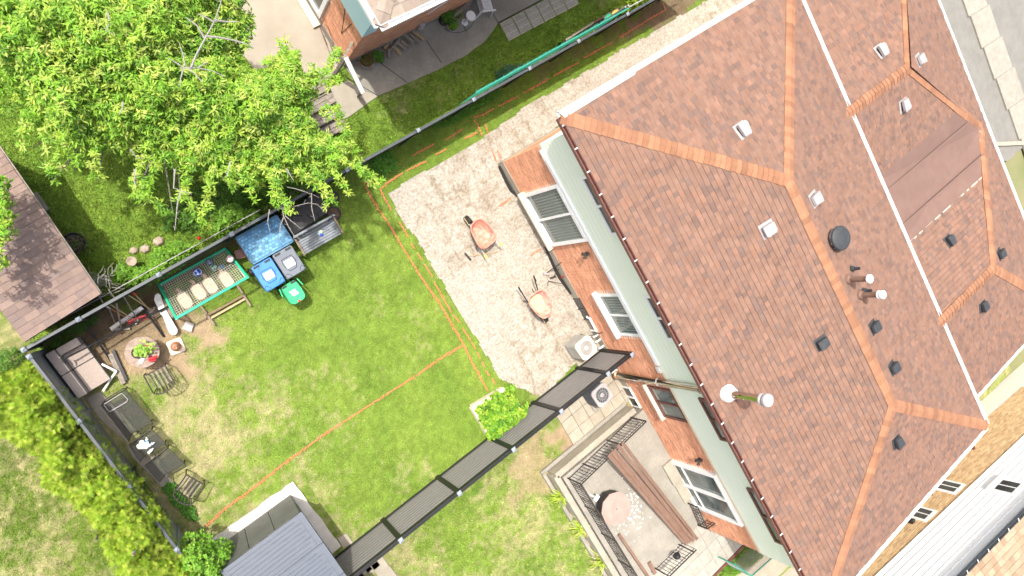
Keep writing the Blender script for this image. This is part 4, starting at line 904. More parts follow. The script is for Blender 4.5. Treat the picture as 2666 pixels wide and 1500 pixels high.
# long planter at the mesh fence
t = thing('trough_planter', 'long grey wooden planter of yellowish plants against the mesh fence', 'planter', at(1530, 70, 0))
for a, b_, m_, in (((1467, 108), (1540, 62), mWoodG), ((1540, 62), (1566, 48), mBrownF), ((1566, 48), (1628, 12), mWoodG)): g = M(); g.beam(at(*a, .3), at(*b_, .3), .06, .3); part('board', g, m_, t)
g = M(); g.beam(at(1467, 106, .25), at(1474, 117, .25), .05, .3); part('board', g, mWoodG, t)
g = M(); g.prism([tuple(at(*p, .2)[:2]) for p in ((1470, 110), (1630, 12), (1634, 22), (1478, 118))], .1, .2); part('soil', g, mDirt, t)
bush('bush', 'yellowish leaves filling the planter by the mesh fence', 'plant', [(1480, 108), (1530, 80), (1550, 72), (1553, 80), (1500, 110)], .2, .2, 120, per=6, L=.06, W=.03, pal=((.25, .33, .04), (.15, .26, .03)), stem=False)
g = M(); g.sphere(at(1602, 33, .5), .16, sc=(1, .6, .5)); single('cloth_bundle', g, mat('yellow_cloth', (.6, .42, .12), (.5, .33, .08), 8, .9), 'folded yellow cloth lying on the planter', 'cloth')
g = M(); g.sphere(at(1582, 42, .4), .2, sc=(1, .35, .35)); single('green_bottle', g, mGreenP, 'green plastic bottle shape lying on the planter', 'bottle')
g = M(); g.sphere(at(1468, 117, .12), .07); single('ball', g, mSandy, 'small pale ball beside the end of the long planter', 'ball')

# ------------------------------------------------------------------ sheds
# brown shingled shed, left edge
t = thing('shed', 'brown shingled shed roof at the left edge beyond the fence', 'shed', (-2.2, 2.5, 0))
S = [(-3.1, .97, 2.12), (-1.38, 1.08, 2.12), (-1.27, 5.2, 2.55), (-3.0, 5.2, 2.55)]
g = M(); deck(g, S, .06); sr = part('roof', g, mat('shed_deck', (.16, .09, .08), rough=.9), t)
S2 = [(-3.0, 5.2, 2.55), (-1.55, 5.2, 2.55), (-1.5, 8, 2.3), (-3.0, 8, 2.3)]
pieces_out(shingles(S, PALS, expo=.15, wmin=.28, wmax=.36, th=.006, off=.006, raised=.8), 'shingle', mSh, sr, 300)
g = M(); g.box2((-3.0, 1.1, 0), (-1.5, 5.0, 2.05)); part('wall', g, mWoodG, t)
g = M(); g.beam((-1.37, 1.1, 2.02), (-1.25, 5.2, 2.46), .03, .14); part('fascia', g, mWoodG, t); g = M(); g.beam((-3.1, .98, 2.02), (-1.38, 1.09, 2.02), .03, .14); part('fascia', g, mBlack, t)
g = M(); g.beam((-1.42, 1.3, 1.7), (-1.36, 5, 1.9), .05, .05); part('gutter', g, mVentW, t)
g = M(); g.prism(pxpoly([(68, 520), (95, 498), (128, 545), (103, 560)], .25), -.1, .25); single('concrete_block', g, mConc, 'grey concrete block standing beside the brown shed roof', 'block', bevel=.01)
# grey garden shed at the bottom
t = thing('shed', 'grey plastic garden shed with blue-grey ribbed roof at bottom edge', 'shed', (-1.6, -7.5, 0))
x0, x1, y0, zt = -2.72, -.66, -5.74, 1.98
for i in range(3):
    xa_, xb_ = x0+(x1-x0)*i/3, x0+(x1-x0)*(i+1)/3; g = M(); g.box2((xa_+.006, y0-.05, .05), (xb_-.006, y0, zt)); part('panel', g, mShedG, t, bevel=.008)
g = M(); g.box2((x0+.01, y0-4.2, .05), (x1, y0-.05, zt-.02)); part('wall', g, mShedG, t)
for a in ((-2.2, -1.75), (-1.55, -.95)): g = M(); g.box2((a[0], y0, 1.9), (a[1], y0+.03, 1.95)); part('trim', g, mVentW, t)
def zr_(y): return zt+.03+(y0-y)*.13 if y > -8.4 else zt+.03+(y0+8.4)*.13
ys = [y0+.04, -6.64, -7.55, -8.4, -9.9]
for i in range(4):
    ya, yb = ys[i], ys[i+1]; h = .012*(i % 2)
    g = M(); zA, zB = zr_(ya)+h, zr_(yb)+h
    g.add([(x0-.06, ya, zA), (x1+.05, ya, zA), (x1+.05, yb, zB), (x0-.06, yb, zB), (x0-.06, ya, zA-.05), (x1+.05, ya, zA-.05), (x1+.05, yb, zB-.05), (x0-.06, yb, zB-.05)], [(0, 3, 2, 1), (4, 5, 6, 7), (0, 1, 5, 4), (1, 2, 6, 5), (2, 3, 7, 6), (3, 0, 4, 7)])
    rp = part('roof_panel', g, mShedR, t)
    g = M()
    for k in range(1, 9):
        y = ya+(yb-ya)*k/9; z = zr_(y)+h+.004; e_ = .22 if k in (1, 8) else .12+.07*(k % 2)
        g.beam((x0+.05, y, z), (x1-e_, y, z), .022, .014)
    g.beam((x0-.05, yb+.02, zB+.014), (x1+.04, yb+.02, zB+.014), .035, .03)
    g.beam((x1-.1, ya-.05, zA+.006), (x1-.1, yb+.05, zB+.006), .016, .012)
    part('rib', g, mShedR, rp, kind='stuff')
slabsheet('shed_pad', [(-2.8, -5.48), (-.42, -5.5), (-.36, -7.8), (-.7, -7.82), (-2.8, -7.8)], .05, mConcW, jit=.02, thick=.12)
for i, pl in enumerate(([(878, 1400), (902, 1388), (918, 1412), (893, 1426)],)): slabsheet('flagstone', pxpoly(pl), .04, mConcP, jit=0)
for i, (cx, cy, m_) in enumerate(((945, 1480, mBrownF), (965, 1470, mBrownF), (990, 1475, mConcP), (1010, 1500, mConcP), (925, 1500, mBrownF))):
    b = at(cx, cy, .03); g = M(); g.box((b.x, b.y, .02), (.4, .4, .05), random.uniform(-.05, .05)); tag(part('flagstone', g, mConcP if m_ is mConcP else mTan, None, bevel=.008), kind='structure')

# ------------------------------------------------------------------ south neighbour's house (turned 6.5 degrees)
so_r = R(-6.5); sp = Vector((13.1, -19.6, 0)); sh = thing('house', 'yellow brick house with bright white siding at the lower right', 'house', sp, so_r)
g = M(); g.box2((-6, -8, -.2), (16, 0, 2.8)); sw = part('wall', g, mMortar, sh, world=False)
sn = Vector((-math.sin(so_r), math.cos(so_r), 0)); inv = TH[sh.name].inverted()
def onS(px, py): return inv @ onplane(px, py, sp, sn)
Rm = TH[sh.name].to_3x3()
pb = bricks(TH[sh.name] @ Vector((-1, 0, .9)), Rm @ Vector((1, 0, 0)), (0, 0, 1), 14, 1.9, PALY, nrm=sn)
pieces_out(pb, 'brick', mBeigeB, sw, 300)
for i in range(9): g = M(); z = 2.8+i*.255; g.box2((-6, -8, z), (16, .03-.0*i, z+.247)); g.box2((-6, 0, z), (16, .05, z+.03)); part('siding_board', g, mPaleS, sh, world=False)
SR = [Vector((-6, .14, 5.2)), Vector((16, .14, 5.2)), Vector((16, -6, 7.4)), Vector((-6, -6, 7.4))]; SRw = [TH[sh.name] @ p for p in SR]
g = M(); deck(g, SRw); sr = part('roof', g, mat('tan_deck', (.3, .22, .15), rough=.95), sh)
pieces_out(shingles(SRw, [(.35, .26, .18), (.32, .235, .16), (.38, .285, .2), (.28, .2, .135)], expo=.2, wmin=.2, wmax=.36), 'shingle', mRoofBe, sr, 300)
gutter(TH[sh.name] @ Vector((-6, .14, 5.15)), TH[sh.name] @ Vector((16, .14, 5.15)), Rm @ Vector((0, 1, 0)), mRail, par=sh, step=.6, w_=.12)
def swin(a, b, z0, z1, dark=True):
    g = M(); xa_, xb_ = min(a, b), max(a, b)
    g.box2((xa_, -.02, z0), (xb_, .05, z1)); o = part('window', g, mWhite, sh, world=False)
    g = M(); g.box2((xa_+.1, .05, z0+.1), (xb_-.1, .056, z1-.1)); part('pane', g, mGlassD, o, world=False)
    g = M(); g.box2(((xa_+xb_)/2-.02, .056, z0+.1), ((xa_+xb_)/2+.02, .066, z1-.1)); part('mullion', g, mWhite, o, world=False)
    g = M(); g.box2((xa_-.05, .0, z0-.1), (xb_+.05, .14, z0)); part('sill', g, mWhite, o, world=False)
for p, q in (((2440, 1280), (2530, 1262)), ((2372, 1352), (2450, 1330))):
    a, b = onS(*p), onS(*q); swin(a.x+.05, b.x-.1, 1.25, 2.6)
a = onS(2640, 1300); g = M(); swin(a.x+.15, a.x+.95, 3.5, 4.3)
b = onS(2370, 1362); g = M(); g.box((b.x, .12, b.z), (.14, .16, .3)); g.sphere((b.x, .16, b.z+.16), .08); part('wall_lamp', g, mBlack, sh, world=False, bevel=.01)
for px_ in ((2425, 1290), (2535, 1170)): b = onS(*px_); g = M(); g.box((b.x, .1, b.z), (.1, .18, .1)); part('vent_cover', g, mBrownF, sh, world=False)

# ------------------------------------------------------------------ terrace, steps, tiles on the south side
TZ = .58
t = thing('terrace', 'raised concrete terrace with worn floor behind the brick house', 'terrace', (7.7, -12.5, 0))
g = M(); g.box2((5.98, -14.92, -.1), (XW-.02, -10.3, TZ)); part('slab', g, mConc, t, bevel=.015)
for a, b_ in (((5.84, -10.16), (9.3, -10.16)), ((5.84, -10.16), (5.84, -16.4))): g = M(); g.beam((*a, .27), (*b_, .27), .2, .5); part('kerb', g, mConcP, t, bevel=.02)
for a, b_ in (((5.6, -9.98), (9.3, -9.98)), ((5.66, -9.98), (5.66, -16.4))): g = M(); g.beam((*a, .04), (*b_, .04), .12, .12); part('footing', g, mConc, t, bevel=.02)
g = M(); g.box2((9.1, -13.1, TZ), (9.5, -12.3, TZ+.1)); part('step', g, mConcP, t, bevel=.01); g = M(); g.box2((9.15, -13.9, TZ), (9.5, -13.12, TZ+.07)); part('step', g, mConcP, t, bevel=.01)
g = M(); random.seed(5)
for i in range(150):
    c = at(1640+random.gauss(0, 22), 1330+random.gauss(0, 30), TZ+.003); r_ = random.uniform(.006, .045); n_ = 7; g.add([(c.x+r_*random.uniform(.5, 1)*math.cos(6.28*k/n_), c.y+r_*random.uniform(.5, 1)*math.sin(6.28*k/n_), TZ+.003+.00005*i) for k in range(n_)], [tuple(range(n_))])
part('paint_stain', g, mBirdW, t, kind='stuff')
def railing(label, pts, z0, h, scroll=True, step=.11):
    P = [Vector((*p, z0)) for p in pts]; t = thing('iron_railing', label, 'railing', P[0])
    up_ = Vector((0, 0, 1))
    for i in range(len(P)-1):
        a, b_ = P[i], P[i+1]; L = (b_-a).length; d = (b_-a)/L
        g = M(); g.beam(a+up_*h, b_+up_*h, .035, .025); part('top_rail', g, mIron, t)
        for hh in (.1, h-.12): g = M(); g.beam(a+up_*hh, b_+up_*hh, .018, .018); part('rail', g, mIron, t)
        n_ = int(L/step)
        for k in range(n_+1):
            q = a+d*(L*k/n_)
            if k % 10 == 0: g = M(); g.beam(q, q+up_*h, .035, .035); part('post', g, mIron, t)
            else:
                g = M(); g.beam(q+up_*.08, q+up_*h, .013, .013)
                if scroll and k % 5 == 2:
                    for s_ in (-1, 1):
                        for z_ in (.3, .6): g.tube([q+d*(s_*.05+.04*math.cos(u_))+up_*(z_+.045*math.sin(u_)*s_) for u_ in [R(v) for v in range(0, 300, 40)]], .007, 4)
                part('baluster', g, mIron, t)
    return t
railing('black scrolled iron railing round the left corner of the terrace', [(9.0, -10.22), (6.1, -10.4), (6.16, -16.2)], TZ, .85)
railing('iron railing at the lower terrace edge with a black bag on it', [(7.07, -14.9), (8.35, -14.9)], TZ, .8)
railing('small scrolled iron railing beside the white patio door', [(9.28, -14.0), (9.2, -14.86), (9.75, -14.95)], TZ, .5)
g = M(); b = at(1762, 1448, TZ+.5); g.sphere(b, .12, sc=(1, .8, 1.2)); g.sphere(b+Vector((.08, -.05, -.1)), .09); single('bin_bag', g, mBlack, 'black bag hanging on the lower terrace railing', 'bag')
# tiled walk
TW = M(); r_ = thing('tiled_walk', 'pale square-tiled walk between terrace and planting strip', 'paving', (9, -16, 0))
g = M(); g.box2((6.3, -16.9, -.1), (16, -14.95, .36)); part('base', g, mMortar, r_)
x_ = 6.32
while x_ < 15.8:
    for k in range(4):
        g = M(); q = random.uniform(.94, 1.05); g.box((x_+.24, -15.2-k*.485, .37+random.uniform(-.001, .001)), (.468, .473, .03), 0, (.37*q, .355*q, .315*q)); part('tile', g, mPaver, r_)
    x_ += .48
g = M(); g.beam((6.3, -16.95, .2), (16, -16.95, .2), .08, .42); part('edging', g, mBrownF, r_)
slabsheet('gap_walk', [(9.5, -17.9), (34, -17.9), (34, -20.5), (9.5, -19.2)], .02, mConcP, jit=.02)
slabsheet('side_path', [(17.3, -16.2), (30, -16.2), (30, -17.95), (17.3, -17.95)], .03, mConcP, jit=.01)
bush('weeds', 'green weeds in the strip between tiled walk and mesh gate', 'weeds', [(1960, 1425), (2000, 1445), (1960, 1475), (1920, 1500), (1850, 1540), (1830, 1530), (1880, 1485), (1930, 1445)], 0, .3, 420, per=6, L=.07, W=.04, pal=((.17, .32, .03), (.1, .24, .02)), stem=False)
t = thing('mesh_gate', 'green framed chain link gate at the corner of the house', 'gate', at(1955, 1480, 0))
g0, g1, g2 = at(1912, 1470, 1.2), at(1957, 1500, 1.2), at(2013, 1450, 1.2)
for a, b_ in ((g0, g1), (g1, g2)): g = M(); g.tube([a, b_], .022, 8); part('top_rail', g, mMeshG, t)
for a in (g0, g1, g2): g = M(); g.tube([(a.x, a.y, 0), a], .025, 8); part('post', g, mMeshG, t)
g = M()
for a, b_ in ((g0, g1), (g1, g2)):
    L = (b_-a).length; n_ = int(L/.06)
    for k in range(-20, n_):
        for s_ in (1, -1):
            p0_, p1_ = k/n_, (k+20)/n_; f0, f1 = max(p0_, 0), min(p1_, 1)
            if f1 <= f0: continue
            z = lambda f: 1.2*((f-p0_)/(p1_-p0_)) if s_ > 0 else 1.2*(1-(f-p0_)/(p1_-p0_))
            A_, B_ = a.lerp(b_, f0), a.lerp(b_, f1); g.beam((A_.x, A_.y, z(f0)), (B_.x, B_.y, z(f1)), .005, .005)
part('mesh', g, mVentW, t, kind='stuff')
# slabs behind the fence with the second cooling unit
t = thing('slab_path', 'square concrete slabs under the lower air conditioner', 'paving', at(1540, 1080, 0))
base = at(1440, 1088, 0)
for i in range(6):
    for k in range(4):
        x_, y_ = 7.05+i*.47, -8.4-k*.46
        if x_ > 9.4: continue
        g = M(); q = random.uniform(.9, 1.06); g.box((x_+.2, y_, .02+random.uniform(-.004, .006)), (.455, .445, .05), random.uniform(-.012, .012), (.37*q, .33*q, .265*q)); part('slab', g, mPaver, t)
# road and pavement at the top right
slabsheet('road', roadP, .01, mRoad, jit=.03)
t = thing('pavement', 'pale pavement slabs in the top right corner', 'pavement', at(2600, 100, 0))
y_ = 2.0
for i in range(16):
    y_ = 3-i*1.55; g = M(); q = random.uniform(.93, 1.03); g.box((33.6+.05*i, y_-.78, .05), (1.5, 1.53, .08), -.06, (.33*q, .315*q, .27*q)); part('slab', g, mPaver, t)
g = M(); g.beam((29.9, -11, .05), (36.5, -14.2, .05), .18, .12); tag(part('kerb', g, mConcP, None), kind='structure')

# ------------------------------------------------------------------ things in the garden
def ang(p, q, z=0): d = at(*q, z)-at(*p, z); return math.atan2(d.y, d.x)
def cbox(m, c, sz, r, n=4, col=None, top=1.0, z0=None, z1=None, rt=None):   # rounded box, optionally tapered
    pts = []
    for i, (sx_, sy_) in enumerate(((1, 1), (-1, 1), (-1, -1), (1, -1))):
        for k in range(n+1):
            a = math.pi/2*i+math.pi/2*k/n; pts.append((sx_*(sz[0]/2-r)+r*math.cos(a), sy_*(sz[1]/2-r)+r*math.sin(a)))
    N_ = len(pts); vs = [(c[0]+x*1.0, c[1]+y*1.0, c[2]-sz[2]/2) for x, y in pts]+[(c[0]+x*top, c[1]+y*top, c[2]+sz[2]/2) for x, y in pts]
    m.add(vs, [tuple(range(N_))[::-1], tuple(range(N_, 2*N_))]+[(i, (i+1) % N_, (i+1) % N_+N_, i+N_) for i in range(N_)], col); return m
def cart(cx, cy, fx, fy, mt, label, w_, l_, h, lab, green=False):
    c = at(cx, cy, h); rz = ang((cx, cy), (fx, fy), h); t = thing('wheelie_bin', label, 'bin', (c.x, c.y, 0), rz)
    g = M(); cbox(g, (-.02, 0, h*.5), (l_*.8, w_*.8, h*.94), .06, top=1.13); part('body', g, mBlack if green is None else mt if green else mBinG, t, world=False)
    g = M(); cbox(g, (0, 0, h-.01), (l_, w_, .05), .14 if green else .05, top=.96); lid = part('lid', g, mt, t, world=False, bevel=.008)
    g = M(); rim = [(l_*.49*math.cos(a)*0, 0) for a in (0,)]
    g = M(); hx = -l_*.42
    for s_ in (-1, 1): g.box((hx, s_*w_*.27, h+.022), (.05, w_*.28, .012))
    part('hinge', g, mBlack, lid, world=False, kind='stuff')
    g = M(); r0 = w_*.3; pts = [(-.14, -r0*.85), (-.14, r0*.85), (.02, r0), (.2*l_/.74, r0*.6), (.2*l_/.74, -r0*.6), (.02, -r0), (-.14, -r0*.85)]
    if green: pts = [(-.2, -.2), (.02, -.22), (.18, -.16), (.23, 0), (.18, .16), (.02, .22), (-.2, .2)]
    g.tube([(x, y, h+.014) for x, y in pts], .009, 5); part('moulding', g, mBlack if not green else mBinV, lid, world=False)
    g = M(); g.box((.02, 0, h+.018), (.2, .24, .006)) if not green else [g.box((-.06+.042*k, .01*k-.01, h+.02), (.028, .17-.02*(k % 2), .004)) for k in range(4)]
    part('label', g, mBirdW, lid, world=False, kind='stuff' if green else None)
    if not green:
        g = M()
        for s_ in (-1, 1):
            q = (l_*.4, s_*w_*.36); g.tube([(q[0]-.07, q[1]-s_*.0, h+.016), (q[0]+.03, q[1]-s_*.09, h+.016), (q[0]+.05, q[1]+s_*.03, h+.016), (q[0]-.04, q[1]+s_*.07, h+.016), (q[0]-.07, q[1], h+.016)], .006, 4)
        part('handle_mark', g, mBlack, lid, world=False, kind='stuff')
    else:
        g = M(); g.box((.25, 0, h+.018), (.05, .07, .006)); part('latch', g, mRed, lid, world=False)
        g = M(); [g.beam((-.27, s_*.26, h+.02), (-.05, s_*.3, h+.02), .03, .04) for s_ in (-1, 1)]; part('handle', g, mt, t, world=False, kind='stuff')
    for s_ in (-1, 1): g = M(); g.tube([(-l_*.36, s_*(w_*.42), .12), (-l_*.36, s_*(w_*.42+.05), .12)], .12, 14); part('wheel', g, mBlack, t, world=False)
cart(699, 715, 721, 749, mBinB, 'blue wheelie bin with white label on its lid', .56, .74, 1.05, 1)
cart(753, 683, 774, 716, mBinG, 'grey wheelie bin with white label between blue bin and bench', .56, .74, 1.05, 1)
cart(765, 762, 779, 783, mBinV, 'small green bin with rounded lid in front of the others', .46, .58, .82, 1, green=True)
# blue box with cobble pattern lid
c = at(690, 624, .78); rz = ang((628, 637), (730, 580), .78); t = thing('storage_box', 'large blue plastic box with cobblestone pattern lid beside the bins', 'storage box', (c.x, c.y, 0), rz)
g = M(); cbox(g, (0, 0, .36), (1.12, .72, .72), .05); part('body', g, mSandy, t, world=False)
g = M(); cbox(g, (0, 0, .755), (1.2, .82, .05), .05); lid = part('lid', g, mBlueP, t, world=False, bevel=.01)
g = M()
for i in range(12):
    for k in range(9):
        x_, y_ = -.53+i*.096+(.048 if k % 2 else 0), -.33+k*.082
        if abs(x_) < .55 and abs(y_) < .34: q = random.uniform(.6, 1.9); cbox(g, (x_, y_, .787), (.085, .072, .018), .02, 2, (q, q, q*1.0), top=.85)
part('cobble', g, mBlueP, lid, world=False, kind='stuff')
g = M()
for s_ in (-1, 1): g.beam((-.58, s_*.345, .8), (.58, s_*.345, .8), .016, .02)
part('ridge', g, mBlueP, lid, world=False, kind='stuff')
g = M(); g.box((-.06, .3, .81), (.13, .08, .03)); g.box((-.04, .1, .8), (.025, .4, .015), .2); part('catch', g, mBlueP, lid, world=False, kind='stuff')
c = at(626, 661, .35); t = thing('stool', 'small dark red slatted plastic seat beside the blue box', 'stool', (c.x, c.y, 0), ang((618, 650), (635, 645)))
g = M(); cbox(g, (0, 0, .33), (.26, .24, .04), .04); part('seat', g, mBrownF, t, world=False)
for k in range(5): g = M(); g.box((-.08+.04*k, 0, .356), (.018, .18, .012)); part('slat', g, mRed if 0 else mBrownF, t, world=False)
g = M(); g.box((0, 0, .15), (.2, .2, .3)); part('base', g, mBrownF, t, world=False)
# black tarped box
P = [at(722, 566, .62), at(765, 540, .62), at(818, 500, .62), at(838, 500, .62), at(858, 553, .62), at(764, 616, .62)]
t = thing('covered_tub', 'black sheet-covered tub between blue box and north fence', 'tub', (P[0].x, P[0].y, 0))
g = M(); g.prism([(p.x, p.y) for p in P], 0, .6); part('cover', g, mBlack, t, bevel=.04)
random.seed(3)
for k in range(5): a = P[0].lerp(P[4], random.random()*.9); b_ = a+Vector((random.uniform(-.3, .3), random.uniform(-.25, -.05), 0)); g = M(); g.tube([(a.x, a.y, .6), ((a.x+b_.x)/2+.03, (a.y+b_.y)/2, .606), (b_.x, b_.y, .6)], .012, 5); part('fold', g, mBlack, t)
potted(867, 515, 0, .17, .3, 'black pot with white rim and orange toy under the tree', mBlack, GP, soilonly=True); potted(870, 556, 0, .18, .3, 'black tub at the right end of the grey bench', mBlack, GP, soilonly=True)
g = M(); g.sphere(at(864, 512, .34), .04); single('ball', g, mOrange, 'small orange ball in the white-rimmed pot', 'ball', smooth=True)
# bench
ab, bb = at(766, 632, .45), at(872, 573, .45); rz = math.atan2(bb.y-ab.y, bb.x-ab.x); c = at(829, 617, .45); Lb = 1.18
t = thing('bench', 'grey slatted garden bench with arched lattice back by the bins', 'bench', (c.x, c.y, 0), rz)
for k in range(7): g = M(); q = random.uniform(.85, 1.15); g.box((0, -.2+.068*k, .44), (Lb, .058, .025), 0, (q, q, q)); part('slat', g, mGreyP, t, world=False, bevel=.004)
for s_ in (-1, 1):
    g = M(); g.beam((s_*Lb/2, -.22, 0), (s_*Lb/2, -.2, .62), .045, .05); part('leg', g, mWood, t, world=False); g = M(); g.beam((s_*Lb/2, .26, 0), (s_*Lb/2, .3, .8), .045, .05); part('leg', g, mGreyP, t, world=False)
    g = M(); g.beam((s_*Lb/2, -.23, .63), (s_*Lb/2, .29, .63), .05, .03); part('armrest', g, mWood, t, world=False)
arch = [(-Lb/2+Lb*i/8, .31, .72+.12*math.sin(math.pi*i/8)) for i in range(9)]
g = M(); [g.beam(arch[i], arch[i+1], .05, .05) for i in range(8)]; bk = part('backrest', g, mGreyP, t, world=False); g = M(); g.beam((-Lb/2, .28, .5), (Lb/2, .28, .5), .04, .04); part('back_rail', g, mGreyP, t, world=False)
g = M()
for i in range(12): x_ = -Lb/2+.05+i*.092; g.beam((x_, .285, .52), (x_+.085, .3, .74), .014, .014); g.beam((x_+.085, .285, .52), (x_, .3, .74), .014, .014)
part('lattice', g, mBrownF, bk, world=False, kind='stuff')
c = at(836, 604, .5); g = M(); g.sphere(c+Vector((0, 0, -.0)), .05, col=(.45, .7, .35)); g.sphere(c+Vector((-.03, -.07, -.01)), .045, col=(.04, .08, .5)); g.box(c+Vector((-.05, .0, -.03)), (.1, .07, .03), .5, (.5, .6, .7)); single('toy', g, mToy, 'small green and blue toy lying on the bench', 'toy', smooth=False)
# goal
t = thing('football_goal', 'small goal with green foam frame and white net over balls', 'goal', at(520, 740, 0))
A_, B_ = at(414, 742, .06), at(587, 647, .06); D_, C_ = at(459, 829, 1.08), at(645, 722, 1.08)
for nm, a, b_ in (('back_bar', A_, B_), ('crossbar', D_, C_), ('side_bar', A_, D_), ('side_bar', B_, C_)):
    g = M(); n_ = 12; g.tube([a.lerp(b_, i/n_)+Vector((0, 0, (-.05*math.sin(math.pi*i/n_) if nm == 'side_bar' else 0))) for i in range(n_+1)], .034, 10); part(nm, g, mGreenP, t)
for e_ in (D_, C_): g = M(); g.tube([(e_.x, e_.y, 0), e_], .03, 10); part('post', g, mGreenP, t)
for e_, f_ in ((A_, D_), (B_, C_)): g = M(); g.tube([e_, (f_.x, f_.y, .04)], .025, 8); part('ground_bar', g, mBlack, t)
g = M()
def netp(u, v): p = A_.lerp(B_, u).lerp(D_.lerp(C_, u), v); p.z -= .22*math.sin(math.pi*v)*(.5+.5*math.sin(math.pi*u)); p.x += .0; return p
NU, NV = 34, 17
for i in range(NU+1): g.tube([netp(i/NU, k/8) for k in range(9)], .0042, 3, cap=False)
for k in range(NV+1): g.tube([netp(i/8, k/NV) for i in range(9)], .0042, 3, cap=False)
for e_, f_ in ((A_, D_), (B_, C_)):
    h_ = Vector((f_.x, f_.y, .05))
    for k in range(1, 15): g.tube([e_.lerp(f_, k/15), e_.lerp(h_, k/15)], .004, 3, cap=False); q = k/15; g.tube([h_.lerp(f_, q), e_.lerp(f_, q)], .004, 3, cap=False)
part('net', g, mNet, t, kind='stuff')
mBag = mat('paper_sack', (.55, .4, .26), (.48, .34, .22), 7, .85, c3=(.66, .6, .52), s3=16, f3=.5)
for i, (x_, y_, lab) in enumerate(((482, 783, 'pale sack under the net, leftmost of the four'), (518, 760, 'pale sack under the net, second from the left'), (548, 744, 'pale sack under the net, third from the left'), (590, 728, 'pale sack under the net nearest the blue bin'))):
    b = at(x_, y_, .2); g = M(); cbox(g, (0, 0, 0), (.32, .5, .31), .13, 5, top=.82); rzz = R(0); t2 = thing('sack', lab, 'sack', (b.x, b.y, .16), rzz, 'pale sacks lying in the goal'); o = part('bag', g, mBag, t2, world=False, bevel=.03)
    g = M(); g.tube([(0, .22, .02), (.02, .3, .05), (-.02, .34, .08)], [.06, .04, .05], 7); part('neck', g, mBag, t2, world=False)
def ball(px, py, z, r, ca, cb, lab, m_=5):
    g = M(); c = at(px, py, z); g.sphere(c, r, 20, 12, fcol=lambda i, k: ca if ((i//3+k//4) % 2) else cb); single('ball', g, mToy, lab, 'ball', 'balls lying in the goal', smooth=True)
ball(514, 709, .3, .11, (.02, .06, .5), (.6, .68, .75), 'blue and white ball under the net'); ball(557, 697, .14, .095, (.4, .6, .5), (.05, .2, .15), 'mint green patterned ball under the net')
ball(576, 697, .12, .09, (.05, .25, .5), (.1, .4, .6), 'blue ball next to the mint one'); ball(545, 682, .12, .09, (.12, .16, .25), (.25, .28, .35), 'dull grey-blue ball deep under the net'); ball(599, 674, .62, .095, (.7, .65, .65), (.75, .5, .5), 'white and pink ball lying on top of the net')
t = thing('sawhorse', 'brown wooden stand lying half under the goal', 'sawhorse', at(580, 800, .1))
for a, b_, z_ in (((520, 794), (558, 846), .16), ((617, 742), (652, 797), .16), ((538, 822), (638, 767), .1), ((546, 830), (640, 777), .1)): g = M(); g.beam(at(*a, z_), at(*b_, z_), .055, .05); part('board', g, mWood if z_ > .12 else mWoodL, t, bevel=.004)
# long board
g = M(); P = pxpoly([(401, 781), (404, 768), (411, 763), (418, 768), (429, 801), (462, 858), (462, 866), (456, 872), (447, 872), (440, 866), (424, 824), (417, 816)], .22); g.prism(P, .2, .235)
t = thing('board', 'long white board with rounded ends leaning by the goal', 'board', (P[0][0], P[0][1], 0)); part('deck', g, mWhiteD, t, bevel=.006)
g = M(); g.beam(at(418, 812, .25), at(434, 803, .25), .05, .02); part('strap', g, mBlack, t); g = M(); g.box((P[0][0]+.15, P[0][1]-.35, .1), (.1, .5, .2)); part('block', g, mWood, t)
g = M(); g.prism(pxpoly([(473, 856), (484, 836), (505, 844), (498, 865)], .1), .08, .1); single('metal_plate', g, mVentW, 'small square grey plate on the bare soil below the goal', 'plate')
# cable drum table, plant, can
c = at(370, 917, .55); t = thing('cable_drum', 'round wooden cable drum used as a table on bare soil', 'table', (c.x, c.y, 0)); g = M()
for k in range(8):
    y0_, y1__ = -.38+k*.095, -.38+(k+1)*.095-.006; pp_ = []
    for y_ in (y0_, (y0_+y1__)/2, y1__): pp_.append((math.sqrt(max(.38**2-y_*y_, .001)), y_))
    poly = [(x_, y_) for x_, y_ in pp_]+[(-x_, y_) for x_, y_ in pp_[::-1]]; g = M(); ca_, sa_ = math.cos(-.35), math.sin(-.35); g.prism([(x*ca_-y*sa_, x*sa_+y*ca_) for x, y in poly], .52, .555); part('plank', g, mat('drum_plank%d' % k, (.34+.02*(k % 3), .26+.015*(k % 3), .22), (.22, .17, .14), 9, .85), t, world=False)
g = M(); g.tube([(0, 0, .04), (0, 0, .52)], .2, 18); part('core', g, mWood, t, world=False); g = M(); g.lathe([(.34, 0), (.34, .04), (.001, .04)], (0, 0, 0), 26); part('base', g, mWood, t, world=False)
b = at(359, 918, .62); t = thing('potted_plant', 'leafy plant in a black pot on the cable drum', 'plant pot', (b.x, b.y, .555)); g = M(); g.lathe([(.1, 0), (.135, .14), (.14, .14), (.12, .12), (.001, .12)], (0, 0, 0), 20); part('pot', g, mBlack, t, world=False); g = M(); g.lathe([(.115, .125), (.001, .13)], (0, 0, 0), 14); part('soil', g, mDirt, t, world=False)
q = np.column_stack([rng.normal(.12, .1, 40), rng.normal(.0, .07, 40), rng.uniform(.15, .3, 40)]); leaves(q, 3, .09, .075, (-.2, .5), ((.24, .42, .06), (.3, .46, .08), (.18, .34, .04)), 'foliage', mLeaf2, t)
